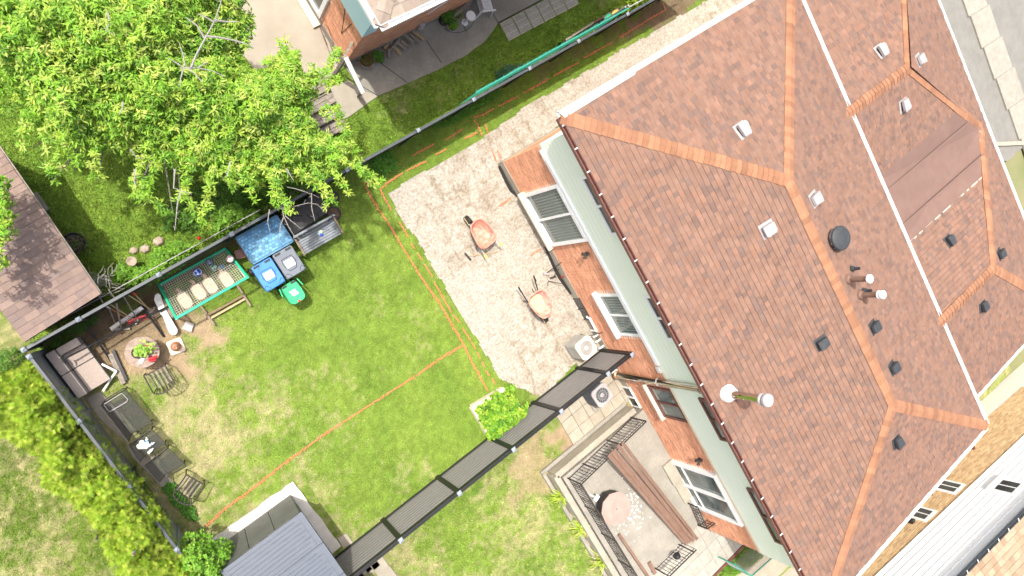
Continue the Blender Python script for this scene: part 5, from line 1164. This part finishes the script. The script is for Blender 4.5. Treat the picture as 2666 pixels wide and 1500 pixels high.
b = at(397, 935, .62); t = thing('watering_can', 'red plastic can on the rim of the cable drum', 'can', (b.x, b.y, .555), R(-25)); g = M(); cbox(g, (0, 0, .08), (.2, .13, .16), .05, top=.8); part('body', g, mRed, t, world=False, bevel=.015); g = M(); g.tube([(-.07, 0, .17), (-.02, 0, .2), (.05, 0, .17)], .014, 8); part('handle', g, mRed, t, world=False); g = M(); g.tube([(.06, .02, .15), (.12, .07, .19)], [.025, .015], 8); part('spout', g, mRed, t, world=False)
b = at(368, 939, .57); g = M(); g.box(b, (.09, .14, .02), R(-60)); single('white_box', g, mBirdW, 'small white card on the cable drum near the red can', 'card', bevel=.004)
g = M(); g.lathe([(.05, 0), (.058, .03), (.045, .03), (.04, .01), (.001, .01)], at(385, 899, .556), 18); single('saucer', g, mTerra, 'small round terracotta saucer on the cable drum', 'saucer')
# traffic cone
b = at(458, 902, .02); rz = ang((436, 892), (468, 880)); t = thing('traffic_cone', 'faded orange traffic cone on pale square base', 'cone', (b.x, b.y, 0), rz)
g = M(); cbox(g, (0, 0, .02), (.37, .37, .04), .05); part('base', g, mStucco, t, world=False, bevel=.01)
mCone = mat('faded_orange', (.55, .22, .12), (.5, .2, .12), 8, .7)
g = M(); g.lathe([(.13, .04), (.125, .06), (.072, .42)], (0, 0, 0), 24); part('cone', g, mCone, t, world=False); g = M(); g.lathe([(.074, .42), (.058, .52)], (0, 0, 0), 24); part('band', g, mStucco, t, world=False); g = M(); g.lathe([(.058, .52), (.035, .64), (.026, .64), (.024, .6)], (0, 0, 0), 24); part('tip', g, mCone, t, world=False); 
# black pole frame
t = thing('pole_stand', 'black tubular stand lying across soil and wicker sofa', 'pole', at(263, 892, 0))
for nm, a, za, b_, zb_, r_ in (('pole', (440, 797), .25, (165, 936), .86, .022), ('leg', (225, 847), .3, (291, 943), .04, .026), ('leg', (368, 796), .3, (426, 876), .04, .028), ('handle', (159, 932), .9, (171, 946), .82, .018)):
    a, b_ = at(*a, za), at(*b_, zb_); g = M(); g.tube([a, a.lerp(b_, .5)+Vector((.01, .01, .03)), b_], r_, 9); part(nm, g, mBlack, t)
# garden tools propped on the fence
def tool(name, lab, cat, a, za, b_, zb_, mt, r_=.014, head=None, grip=None):
    a, b_ = at(*a, za), at(*b_, zb_); t = thing(name, lab, cat, (b_.x, b_.y, 0)); g = M(); g.tube([a, b_], r_, 7); part('handle', g, mt, t)
    if grip: g = M(); g.tube([a, a.lerp(b_, .18)], r_*1.5, 8); part('grip', g, grip, t)
    if head: head(t, a, b_)
def rakehead(w_, mt, n=12, tl=.08):
    def f(t, a, b_):
        d = (b_-a); d.z = 0; d.normalize(); s = Vector((-d.y, d.x, 0)); g = M(); g.beam(b_-s*w_/2, b_+s*w_/2, .05, .03); part('head', g, mt, t); g = M()
        for k in range(n): q = b_-s*w_/2+s*w_*k/(n-1); g.beam(q, q+d*tl-Vector((0, 0, .03)), .012, .008)
        part('tines', g, mt, t, kind='stuff')
    return f
def shovelhead(L, w_, mt):
    def f(t, a, b_):
        d = (b_-a).normalized(); s = d.cross(Vector((0, 0, 1))).normalized(); n = s.cross(d); g = M(); P = [b_-s*w_*.4, b_+s*w_*.4, b_+s*w_*.5+d*L*.5, b_+d*L, b_-s*w_*.5+d*L*.5]; g.add([p+n*.012 for p in P]+[p-n*.012 for p in P], [(0, 1, 2, 3, 4), (9, 8, 7, 6, 5)]+[(i, i+5, (i+1) % 5+5, (i+1) % 5) for i in range(5)]); part('blade', g, mt, t)
    return f
tool('rake', 'rake with bright red plastic head and grey handle', 'rake', (322, 772), 1.35, (356, 829), .12, mWoodG, head=rakehead(.42, mRed, 14, .1))
tool('shovel', 'shovel with red hand grip by the long white board', 'shovel', (346, 761), 1.2, (389, 806), .2, mWoodL, head=shovelhead(.22, .18, mWoodG), grip=mRed)
tool('garden_fork', 'pale wooden handled fork crossing the red gripped shovel', 'fork', (335, 769), 1.2, (396, 808), .15, mWoodL, head=rakehead(.2, mWoodG, 5, .14))
tool('hoe', 'tool with orange handle leaning beside the sofa end of fence', 'hoe', (276, 797), 1.1, (329, 828), .15, mOrange, grip=mWhiteD)
tool('broom', 'yellow wooden broom handle crossing the grey squeegee', 'broom', (288, 793), 1.2, (356, 838), .1, mWoodL, grip=None, head=rakehead(.12, mWhiteD, 4, .03))
tool('shovel', 'grey weathered tool with crosswise foot nearest the sofa', 'shovel', (303, 790), 1.2, (316, 857), .06, mWoodG, r_=.022, head=rakehead(.38, mWoodG, 2, .02))
tool('stake', 'thin grey weathered stake between fence and squeegee', 'stake', (285, 806), 1.0, (302, 846), .05, mWoodG, r_=.016)
a, b_ = at(369, 800, .4), at(288, 856, .12); t = thing('snow_brush', 'long white toothed bar lying among the tools', 'rake', (a.x, a.y, 0)); g = M(); g.beam(a, b_, .07, .03); part('bar', g, mWhiteD, t); g = M(); d = (b_-a).normalized(); s = Vector((-d.y, d.x, 0))
for k in range(26): q = a.lerp(b_, k/25); g.beam(q, q+s*.07-Vector((0, 0, .02)), .018, .01)
part('teeth', g, mWhiteD, t, kind='stuff')
# wicker sofa
c = at(200, 930, .4); t = thing('wicker_sofa', 'grey brown wicker corner sofa without cushions against the fence', 'sofa', (c.x, c.y, 0))
sa, sb = at(118, 924, .7), at(190, 877, .7); x_0, x_1 = sa.x, sb.x+.06; y_0 = sa.y; yend = at(211, 1034, .7).y
print('SOFA', x_0, x_1, y_0, yend)
ym = (y_0+yend)/2+.02
for (ya, yb) in ((y_0, ym+.008), (ym-.008, yend)):
    q = (1, 1, 1); sp_ = .085
    g = M(); g.box2((x_0+.22, ya if ya != y_0 else ya-.2, .06), (x_1, yb, .38)); m_ = part('seat', g, mWick, t, bevel=.01)
    g = M(); n_ = 26
    for k in range(n_): x_ = x_0+.25+k*(x_1-x_0-.27)/n_; g.box2((x_, yb+.01, .38), (x_+(x_1-x_0-.27)/n_*.62, (ya if ya != y_0 else ya-.2)-.01, .392), (1.4, 1.25, 1.15))
    part('weave', g, mWick, m_, kind='stuff')
    g = M(); g.box2((x_0, ya, .06), (x_0+.21, yb, .74)); bk = part('backrest', g, mWick, t, bevel=.012); g = M(); L = abs(yb-ya); n_ = 22
    for k in range(n_): y_ = ya-k*L/n_; g.box2((x_0+.01, y_-.006, .74), (x_0+.2, y_-L/n_*.6, .748), (1.15, 1.1, 1.05))
    part('weave', g, mWick, bk, kind='stuff')
g = M(); g.box2((x_0+.22, y_0, .06), (x_1-.02, y_0-.19, .64)); am = part('armrest', g, mWick, t, bevel=.012)
g = M()
for k in range(20): x_ = x_0+.24+k*(x_1-x_0-.28)/20; g.box2((x_, y_0-.01, .64), (x_+.022, y_0-.18, .648), (1.15, 1.1, 1.05))
part('weave', g, mWick, am, kind='stuff')
# loose lengths on the soil
g = M(); a, b_ = at(287, 921, .08), at(322, 999, .08); g.beam(a, b_, .11, .1); t = thing('gutter_length', 'short grey half-round gutter length lying by the drum', 'gutter', a); part('channel', g, mWoodG, t, bevel=.01); g = M(); s = Vector((.09, .04, 0)); g.beam(a+s, b_+s, .07, .07); part('lining', g, mBlack, t)
t = thing('angle_bar', 'white right-angled bar lying at the sofa corner', 'bar', at(302, 967, 0)); g = M(); g.beam(at(265, 948, .3), at(303, 967, .25), .045, .03); part('bar', g, mWhite, t); g = M(); g.beam(at(303, 965, .25), at(268, 1018, .12), .045, .03); part('bar', g, mWhite, t)
# sling chairs along the fence
def sling(q, lab, back, tray=None, name='sling_chair', cat='chair', z=.46, arms=True):
    A4 = [at(x, y, z) for x, y in q]; c = sum(A4, Vector())/4; t = thing(name, lab, cat, (c.x, c.y, 0))
    g = M(); g.add([tuple(p) for p in A4], [(0, 1, 2, 3)]); part('seat', g, mSling, t)
    g = M(); g.tube([A4[0], A4[1], A4[2], A4[3], A4[0]], .016, 6); part('seat_frame', g, mIron, t)
    B4 = [at(x, y, zz_) for x, y, zz_ in back]; g = M(); g.add([tuple(p) for p in (A4[0], A4[3], B4[1], B4[0])], [(0, 1, 2, 3)]); part('backrest', g, mSling, t); g = M(); g.tube([A4[0], B4[0], B4[1], A4[3]], .016, 6); part('back_frame', g, mIron, t)
    for p in A4: g = M(); g.tube([(p.x, p.y, 0), p], .016, 6); part('leg', g, mIron, t)
    for i, j in ((0, 1), (3, 2)):
        for dz in (.14,): g = M(); o_ = (A4[i]-A4[3-i]).normalized()*.05; g.tube([A4[i]+Vector((0, 0, dz))+o_, A4[j]+Vector((0, 0, dz))+o_, A4[j]+o_*.6], .013, 6); part('armrest', g, mIron, t)
    return t
t = sling([(268, 1050), (326, 1014), (394, 1100), (343, 1130)], 'black mesh two-seat garden lounger nearest the wicker sofa', [(262, 1058, .85), (334, 1152, .85)], name='sling_loveseat', cat='lounger')
g = M(); g.tube([at(270, 1053, .5), at(317, 1024, .5), at(333, 1040, .5), at(330, 1046, .5), at(288, 1071, .5), at(282, 1070, .5), at(270, 1053, .5)], .012, 6); single('wire_hoop', g, mVentW, 'bright bent metal hoop lying on the mesh lounger', 'hoop')
sling([(352, 1150), (396, 1118), (430, 1155), (380, 1185)], 'black mesh chair with white bottles and bag on it', [(333, 1160, .8), (362, 1205, .8)])
sling([(396, 1200), (437, 1167), (480, 1208), (428, 1238)], 'empty black mesh chair beside the one with bottles', [(374, 1213, .8), (414, 1258, .8)])
g = M()
for dx, dy, r_ in ((0, 0, .09), (-.07, .02, .07), (.05, -.06, .07), (.03, .07, .06)): g.sphere(at(371, 1160, .5)+Vector((dx, dy, 0)), r_, sc=(1, 1, .6))
single('plastic_bag', g, mBirdW, 'crumpled white plastic bag on the mesh chair', 'bag', smooth=True)
for i, (a, b_, lab) in enumerate((((381, 1138), (384, 1156), 'white spray bottle with blue band, uppermost on the mesh chair'), ((402, 1152), (387, 1161), 'white spray bottle with blue band beside the uppermost one'), ((399, 1167), (386, 1180), 'plain white bottle near the chair front corner'))):
    a, b_ = at(*a, .5), at(*b_, .5); t = thing('bottle', lab, 'bottle', b_, group='white bottles on the mesh chair'); g = M(); g.tube([b_, b_.lerp(a, .7), b_.lerp(a, .78), a], [.035, .035, .015, .015], 9); part('body', g, mBirdW, t)
    if i < 2: g = M(); g.tube([b_.lerp(a, .35), b_.lerp(a, .55)], .037, 9); part('band', g, mBinB, t)
g = M(); g.tube([at(395, 1197, .3), at(403, 1187, .3)], .03, 8); single('bottle', g, mVentW, 'clear bottle lying between the two mesh chairs', 'bottle')
# two slatted metal chairs
def slatchair(cx, cy, rz, lab):
    c = at(cx, cy, .42); t = thing('metal_chair', lab, 'chair', (c.x, c.y, 0), rz, 'dark slatted metal garden chairs')
    for k in range(9): g = M(); g.beam((-.21, -.2+k*.05, .42), (.22, -.2+k*.05, .43), .024, .012); part('slat', g, mIron if k % 2 else mWoodG, t, world=False)
    g = M(); g.tube([(.22, -.24, .43), (.22, .24, .43)], .016, 7); part('seat_frame', g, mIron, t, world=False)
    arc = [(-.2-.13*math.cos(u_), .26*math.sin(u_), .8) for u_ in [R(v) for v in range(-90, 91, 18)]]
    g = M(); g.tube([(.24, -.26, .62)]+arc+[(.24, .26, .62)], .017, 7); part('back_frame', g, mIron, t, world=False)
    for k in range(8): u_ = R(-75+k*21.4); g = M(); g.beam((-.19-.02*math.cos(u_), .2*math.sin(u_), .42), (-.2-.13*math.cos(u_), .26*math.sin(u_), .8), .022, .008); part('back_slat', g, mIron, t, world=False)
    for sx_, sy_ in ((.24, .26), (.24, -.26), (-.22, .22), (-.22, -.22)): g = M(); g.tube([(sx_, sy_, 0), (sx_, sy_, .62 if sx_ > 0 else .42)], .016, 7); part('leg', g, mIron, t, world=False)
slatchair(416, 985, ang((430, 1010), (404, 966), .4), 'slatted metal chair on dry grass near the cable drum')
slatchair(492, 1268, ang((475, 1290), (505, 1250), .4), 'slatted metal chair at the lower end by the fence')
slabsheet('fence_slab', pxpoly([(225, 1035), (262, 1020), (300, 1060), (345, 1130), (330, 1150), (260, 1090)]), .03, mConc, jit=0); slabsheet('fence_slab', pxpoly([(330, 1160), (400, 1200), (450, 1255), (425, 1270), (345, 1190)]), .03, mConc, jit=0)
# sprayed marking lines
def spray(lines, lab, wd=.05, gaps=.0):
    t = M(); k = 0
    for ln in lines:
        for i in range(len(ln)-1):
            a, b_ = at(*ln[i], 0), at(*ln[i+1], 0); L = (b_-a).length; n_ = int(L/.03)
            d = (b_-a)/L; s = Vector((-d.y, d.x, 0))
            for j in range(n_):
                for m_ in range(5):
                    if random.random() < .1: continue
                    p = a+d*(j*.03+random.uniform(-.02, .02))+s*random.gauss(0, wd*.33)*(1+.35*math.sin(j*.09+i)); r_ = random.uniform(.008, .02); z = .014+.0006*(k % 25); k += 1; q = random.uniform(.8, 1.15); a0_ = random.random()*6
                    hh = .018 if (inside(sandP, np.array([p.x]), np.array([p.y]))[0]) else 0
                    t.add([(p.x+r_*math.cos(a0_+v*1.57)*random.uniform(.6, 1.3), p.y+r_*math.sin(a0_+v*1.57)*random.uniform(.6, 1.3), z+hh+random.uniform(0, .01)) for v in range(4)], [(0, 1, 2, 3)], (q, q, q))
    o = part('paint_line', t, mOrange, None); tag(o, None, None, None, 'structure')
spray([[(947, 476), (958, 500), (985, 545), (1010, 580), (1045, 640), (1095, 720), (1150, 800), (1205, 895), (1235, 955), (1270, 1020)], [(1208, 898), (1150, 930), (1080, 980), (1000, 1030), (930, 1075), (830, 1140), (735, 1210), (660, 1270), (590, 1320), (532, 1374)], [(947, 476), (960, 470)]], '', .05)
spray([[(1000, 455), (1045, 425)], [(1075, 405), (1130, 375)], [(1160, 365), (1205, 335)], [(1235, 318), (1232, 308), (1255, 300), (1285, 283)], [(1297, 277), (1350, 250)], [(1362, 243), (1430, 205)], [(1440, 198), (1508, 162)], [(1518, 152), (1595, 110)], [(1610, 100), (1690, 50), (1732, 27), (1722, 5)], [(1005, 478), (1050, 450)], [(1060, 444), (1110, 420)], [(1135, 402), (1165, 388)], [(1210, 360), (1245, 345)], [(1240, 320), (1255, 355)], [(1262, 325), (1272, 350)]], '', .035)
spray([[(990, 495), (1003, 520), (1020, 550)], [(1040, 580), (1065, 622)], [(1070, 635), (1080, 650)], [(1087, 660), (1100, 680)], [(1106, 690), (1128, 725)], [(1130, 735), (1175, 815)], [(1178, 820), (1200, 842)], [(1205, 855), (1225, 888)], [(1228, 893), (1240, 912)], [(1243, 918), (1250, 935)], [(1254, 942), (1262, 958)], [(1264, 965), (1275, 980)], [(1280, 985), (1292, 1003)], [(990, 492), (1008, 480)]], '', .03)
spray([[(1298, 538), (1330, 515)], [(1380, 665), (1410, 645)], [(1278, 390), (1293, 425)], [(1295, 395), (1305, 415)]], '', .035)

# ------------------------------------------------------------------ wheelbarrows, air conditioners, bits by the wall
def barrow(hx, hy, nx_, ny_, mt, lab, fill, dk):
    a, b_ = at(hx, hy, .5), at(nx_, ny_, .5); c = a.lerp(b_, .56 if dk else .5); L = (b_-a).length; t = thing('wheelbarrow', lab, 'wheelbarrow', (c.x, c.y, 0), math.atan2(b_.y-a.y, b_.x-a.x))
    s = .95; rim = []; 
    for k in range(24):
        u_ = 2*math.pi*k/24; cx_, sx_ = math.cos(u_), math.sin(u_); rx = .43 if cx_ > 0 else .4; x_ = rx*math.copysign(abs(cx_)**.6, cx_); y_ = (.31-.06*(x_/.45))*math.copysign(abs(sx_)**.6, sx_); rim.append((x_, y_))
    g = M(); lev = [(1.0, .6, 0), (.97, .6, 0), (.9, .5, 0), (.72, .38, -.02), (.5, .36, -.03)]
    vs = [(x*f_+o_, y*f_, z+(.04*x)) for f_, z, o_ in lev for x, y in rim]; fs = [(i*24+k, i*24+(k+1) % 24, (i+1)*24+(k+1) % 24, (i+1)*24+k) for i in range(len(lev)-1) for k in range(24)]+[tuple((len(lev)-1)*24+k for k in range(24))]
    vs += [(x*f_+o_, y*f_, z+(.04*x)-.02) for f_, z, o_ in lev for x, y in rim]; n0 = len(lev)*24; fs += [tuple(i+n0 for i in f_[::-1]) for f_ in fs]
    g.add(vs, fs); tr = part('tray', g, mt, t, world=False)
    g = M(); g.tube([(x*1.01, y*1.01, .6+.04*x) for x, y in rim+rim[:1]], .014, 6); part('rim', g, mt, tr, world=False)
    if fill: g = M(); g.prism([(x*.7-.02, y*.72) for x, y in rim], .38, .425); part('soil', g, mSandy, tr, world=False, bevel=.02)
    for s_ in (-1, 1):
        g = M(); g.tube([(.42, s_*.06, .3), (-.3, s_*.24, .34), (-.85 if dk else -.66, s_*.31, .52)], .02, 7); part('handle', g, mBlack if dk else mVentW, t, world=False)
        g = M(); g.tube([(-.85 if dk else -.66, s_*.31, .52), (-.66 if dk else -.56, s_*.3, .48)], .026, 8); part('grip', g, mBlack if dk else mYellow, t, world=False)
        g = M(); g.tube([(-.2, s_*.2, .33), (-.3, s_*.24, .02), (-.42, s_*.25, .02)], .014, 6); part('leg', g, mIron, t, world=False)
    g = M(); g.tube([(.5, -.045, .19), (.5, .045, .19)], .18, 20); part('wheel', g, mBlack, t, world=False)
    g = M(); g.tube([(.4, -.1, .3), (.66, -.06, .2), (.68, 0, .2), (.66, .06, .2), (.4, .1, .3)], .012, 6); part('wheel_guard', g, mWoodL, t, world=False)
barrow(1288, 657, 1220, 560, mPink, 'faded coral wheelbarrow with yellow grips standing on the sand', False, False)
barrow(1364, 725, 1438, 845, mPink2, 'worn red wheelbarrow with black handles, crusted with sand', True, True)
tool('mattock', 'long wooden handled mattock lying in the coral barrow shadow', 'mattock', (1300, 655), .05, (1215, 668), .06, mWoodL, r_=.015, head=lambda t, a, b_: part('head', M().beam(b_+Vector((0, .12, .02)), b_+Vector((.05, -.16, .02)), .05, .04), mIron, t))
def acunit(cx, cy, rz, lab, mtop, mside, padc):
    c = at(cx, cy, .78); t = thing('air_conditioner', lab, 'air conditioner', (c.x, c.y, 0), rz); h = .76; w_ = .62
    g = M(); cbox(g, (0, 0, h/2+.04), (w_*.96, w_*.96, h-.06), .1, 5); part('casing', g, mside, t, world=False)
    g = M()
    for k in range(14): cbox(g, (0, 0, .12+k*.046), (w_*.985, w_*.985, .016), .105, 4)
    part('louvre', g, mside, t, world=False, kind='stuff')
    # lid ring with the fan opening
    n_ = 32; out = []
    for k in range(n_):
        a = 2*math.pi*k/n_; ca, sa = math.cos(a), math.sin(a); m_ = max(abs(ca), abs(sa)); e_ = w_/2*1.03; x_, y_ = ca/m_*e_, sa/m_*e_; q = math.hypot(x_, y_); lim = e_*1.22; 
        if q > lim: x_, y_ = x_*lim/q, y_*lim/q
        out.append((x_, y_))
    inn = [(.235*math.cos(2*math.pi*k/n_), .235*math.sin(2*math.pi*k/n_)) for k in range(n_)]
    vs = [(x, y, h-.03) for x, y in out]+[(x*.98, y*.98, h+.03) for x, y in out]+[(x, y, h+.035) for x, y in inn]+[(x, y, h-.04) for x, y in inn]
    g = M(); g.add(vs, [(i+k_*n_, (i+1) % n_+k_*n_, (i+1) % n_+(k_+1)*n_, i+(k_+1)*n_) for k_ in range(3) for i in range(n_)]); top_ = part('top_cover', g, mtop, t, world=False, bevel=.004)
    g = M(); g.tube([(0, 0, h-.16), (0, 0, h-.1)], .23, 24); part('well', g, mGlassD, t, world=False)
    g = M(); g.lathe([(.075, 0), (.07, .05), (.001, .06)], (0, 0, h-.04), 16)
    hub = part('fan_hub', g, mtop, t, world=False)
    for k in range(4): a = k*1.57+.3; g = M(); g.box((.14*math.cos(a), .14*math.sin(a), h-.06), (.2, .12, .008), a, tilt=('X', .3)); part('fan_blade', g, mVentW, t, world=False)
    for k in range(16): a = k*math.pi/8; g = M(); g.beam((.06*math.cos(a), .06*math.sin(a), h+.03), (.24*math.cos(a+.2), .24*math.sin(a+.2), h+.035), .007, .007); part('guard_wire', g, mVentW, t, world=False)
    g = M(); g.tube([(.15*math.cos(u_), .15*math.sin(u_), h+.034) for u_ in [k*math.pi/10 for k in range(21)]], .005, 5); part('guard_ring', g, mVentW, t, world=False)
    return t
slabsheet('pad', pxpoly([(1476, 895), (1512, 862), (1568, 905), (1560, 925), (1504, 955)]), .06, mConcP, jit=0, thick=.14)
slabsheet('pad', pxpoly([(1516, 1028), (1536, 1020), (1565, 1060), (1545, 1072)]), .1, mConc, jit=0, thick=.14)
acunit(1527, 906, R(4), 'cream air conditioner on concrete pad above the slatted fence', mat('cream_metal', (.66, .62, .5), (.6, .56, .45), 4, .5), mat('ac_grey', (.24, .23, .21), (.3, .29, .26), 4, .6), 0)
acunit(1568, 1029, R(4), 'grey white air conditioner on slabs below the slatted fence', mVentW, mRail, 0)
t = thing('white_pipes', 'row of white elbow pipes coming out of the brick wall', 'pipes', (XW, -6.9, 0))
for pz, py_ in ((.35, -7.35), (.32, -7.55), (.3, -7.8), (.28, -8.75)):
    g = M(); g.tube([(XW, py_, pz), (XW-.16, py_, pz), (XW-.2, py_, pz-.06)], .035, 9); part('elbow', g, mWhite, t)
g = M(); a, b_ = onx(1528, 825, XW-.06), onx(1556, 862, XW-.06); g.tube([a, (a.x, a.y-.06, .45), (b_.x, b_.y, .42), (b_.x, b_.y, .1)], .04, 9); part('pipe', g, mWhite, t)
g = M(); p = onx(1568, 866, XW-.05); g.tube([p, at(1530, 876, .55), at(1512, 870, .4), at(1508, 884, .2)], .014, 6); single('cable', g, mBlack, 'black hose running from wall box to the cream air conditioner', 'cable')
for px_, py_, lab in ((1525, 663, 'black wall lamp on the red brick wall above the barrows'), (1820, 1200, 'small wall lamp by the white patio door')):
    p = onx(px_, py_, XW-.1); t = thing('wall_lamp', lab, 'lamp', p); g = M(); g.box(p+Vector((.04, 0, 0)), (.08, .1, .14)); part('mount', g, mIron, t)
    for s_ in (-1, 1): g = M(); g.tube([p+Vector((-.02, 0, .03)), p+Vector((-.1, s_*.09, .0))], [.03, .055], 10); part('spot', g, mIron, t)
for px_, py_, lab, m_ in ((1716, 962, 'white square vent hood under the trim board', mWhite), (1646, 990, 'small blue tag on the brick wall by the lower unit', mBinB)):
    p = onx(px_, py_, XW-.05); g = M(); g.box(p, (.1, .2, .16) if m_ is mWhite else (.03, .12, .12)); single('vent_hood' if m_ is mWhite else 'tag', g, m_, lab, 'vent' if m_ is mWhite else 'tag', bevel=.01)
# tools leaning at the wall
tool('shovel', 'shovel with bright red shaft leaning on the brick wall', 'shovel', (1500, 709), .75, (1461, 722), .12, mRed, r_=.018, head=shovelhead(.2, .2, mIron))
tool('sledgehammer', 'black handled hammer leaning above the red shovel', 'hammer', (1462, 683), .7, (1422, 712), .08, mIron, head=lambda t, a, b_: part('head', M().beam(b_+Vector((-.08, .04, 0)), b_+Vector((.08, -.06, 0)), .07, .07), mVentW, t))
tool('pry_bar', 'thin dark pry bar lying below the red shovel', 'bar', (1468, 740), .3, (1428, 732), .05, mIron, r_=.011, head=lambda t, a, b_: part('hook', M().tube([b_, b_+Vector((-.05, -.04, 0)), b_+Vector((-.1, -.12, 0))], .011, 5), mIron, t))
tool('rake', 'dark rake standing between hammer and red shovel', 'rake', (1456, 700), .6, (1440, 722), .06, mIron, r_=.012, head=rakehead(.22, mIron, 6, .05))
# terrace things
c = at(1606, 1326, TZ+.62); t = thing('round_table', 'ten-sided faded pink table on the terrace', 'table', (c.x, c.y, TZ)); dec = lambda r_, z: [(r_*math.cos(2*math.pi*k/10+.2), r_*math.sin(2*math.pi*k/10+.2), z) for k in range(10)]
g = M(); g.add(dec(.54, .56)+dec(.54, .6), [tuple(range(10))[::-1], tuple(range(10, 20))]+[(i, (i+1) % 10, (i+1) % 10+10, i+10) for i in range(10)]); part('top', g, mPark, t, world=False, bevel=.006)
g = M(); g.add(dec(.5, .2)+dec(.5, .56), [tuple(range(10))[::-1], tuple(range(10, 20))]+[(i, (i+1) % 10, (i+1) % 10+10, i+10) for i in range(10)]); part('apron', g, mBlack, t, world=False); g = M(); g.tube([(0, 0, 0), (0, 0, .2)], .3, 16); part('base', g, mVentW, t, world=False)
g = M(); g.tube([(0, 0, .6), (0, 0, .612)], .018, 10); part('plug', g, mIron, t, world=False)
p = at(1553, 1297, TZ+.4); g = M(); g.box(p, (.2, .13, .03), .3); g.box(p-Vector((0, 0, .2)), (.06, .06, .38)); single('side_shelf', g, mWhite, 'small white flap standing beside the pink table', 'shelf')
for i, (a, b_, za, zb2, w_) in enumerate((((1592, 1192), (1786, 1416), 1.5, .72, .15), ((1605, 1180), (1797, 1411), 1.5, .72, .14), ((1617, 1170), (1806, 1409), 1.53, .75, .13), ((1628, 1163), (1815, 1404), 1.5, .72, .12), ((1600, 1186), (1792, 1414), 1.53, .76, .1))):
    A1, B1 = at(*a, za), at(*b_, zb2); d = (A1-B1).normalized(); g = M(); g.beam(A1+d*random.uniform(.15, .3), B1, w_*.93, .025); single('brown_board', g, mBrown, ['long brown board on the pink table side of the bundle', 'long brown board second from the pink table in the bundle', 'greyish brown board on top of the middle of the bundle', 'long brown board of the bundle nearest the patio door', 'long brown board lying on top near the pink table side'][i], 'board', 'bundle of long brown boards across the terrace', bevel=.004)
g = M(); g.beam(at(1612, 1392, TZ+.1), at(1700, 1520, TZ+.1), .1, .05); single('brown_board', g, mBrown, 'single narrow brown board lying on the terrace floor', 'board'); g = M(); g.beam(at(1690, 1464, TZ+.05), at(1706, 1494, TZ+.05), .13, .04); single('brown_board', g, mBrown, 'short brown offcut at the terrace bottom edge', 'board')
t = thing('downpipe', 'white bent plastic pipe beside the lowest spiky clump', 'pipe', at(1590, 1480, 0)); g = M(); g.tube([at(1580, 1472, .3), at(1592, 1478, .34), at(1606, 1500, .3), at(1612, 1530, .1)], [.1, .1, .06, .06], 12); part('pipe', g, mBirdW, t)
for cx, cy, s_, lab in ((1490, 1340, .16, 'brown flat rock between the spiky clumps'), (1535, 1410, .2, 'larger brown rock above the white pipe')):
    g = M(); g.sphere(at(cx, cy, .03), s_, 9, 6, sc=(1.1, .8, .35)); single('rock', g, mStone, lab, 'rock')
# stones, pots, fountain in the north garden by the fence
for cx, cy, s_, lab in ((412, 628, .13, 'pink square stone on the north lawn edge'), (377, 648, .12, 'brown stone between pink stone and bird bath'), (348, 652, .1, 'small pale stone touching the bird bath')):
    g = M(); g.sphere(at(cx, cy, .05), s_, 6, 4, sc=(1.1, .9, .5)); single('rock', g, mStone, lab, 'rock')
b = at(342, 680, .5); t = thing('bird_bath', 'small round stone bird bath by the leafy bush', 'bird bath', (b.x, b.y, 0)); g = M(); g.lathe([(.1, 0), (.05, .1), (.04, .4), (.11, .48), (.115, .5), (.1, .5), (.03, .45), (.001, .45)], (0, 0, 0), 20); part('basin', g, mStone, t, world=False)
b = at(192, 632, .35); t = thing('planter_tub', 'dark round tub of dry stems beside the brown shed', 'plant pot', (b.x, b.y, 0)); g = M(); g.lathe([(.19, 0), (.23, .34), (.25, .35), (.23, .36), (.2, .3), (.001, .28)], (0, 0, 0), 24); part('tub', g, mBlack, t, world=False)
q = np.column_stack([rng.normal(.03, .1, 60), rng.normal(-.03, .1, 60), rng.uniform(.3, .5, 60)]); leaves(q, 4, .07, .02, (-.2, 1.2), ((.2, .17, .1), (.14, .14, .07), (.1, .2, .04)), 'foliage', mLeaf2, t)
for cx, cy, c_, lab in ((551, 573, mOrange, 'orange flower ornament under the tree'), (518, 620, mRed, 'small red gnome shape in the bushes')):
    g = M(); g.sphere(at(cx, cy, .4), .05); g.tube([at(cx, cy, 0), at(cx, cy, .38)], .008, 5); single('garden_ornament', g, c_, lab, 'ornament')
# dry vine tangle by the shed corner
t = thing('dry_vine', 'tangle of dry leafless stems at the brown shed corner', 'plant', at(262, 740, 0)); random.seed(9); g = M()
for k in range(46):
    p = at(random.uniform(235, 300), random.uniform(712, 765), random.uniform(1.0, 1.9)); v = Vector((random.uniform(-1, 1), random.uniform(-1, 1), random.uniform(-.5, .5))).normalized()*.16; g.tube([p, p+v+Vector((0, 0, .03)), p+v*1.8+Vector((random.uniform(-.08, .08), random.uniform(-.08, .08), 0))], [.009, .007, .004], 4)
part('stems', g, mDead, t, kind='stuff')
for i, (px_, py_) in enumerate(((1308, 345), (1380, 275), (1490, 225), (1602, 155), (1420, 320))):
    b = at(px_, py_, .03);
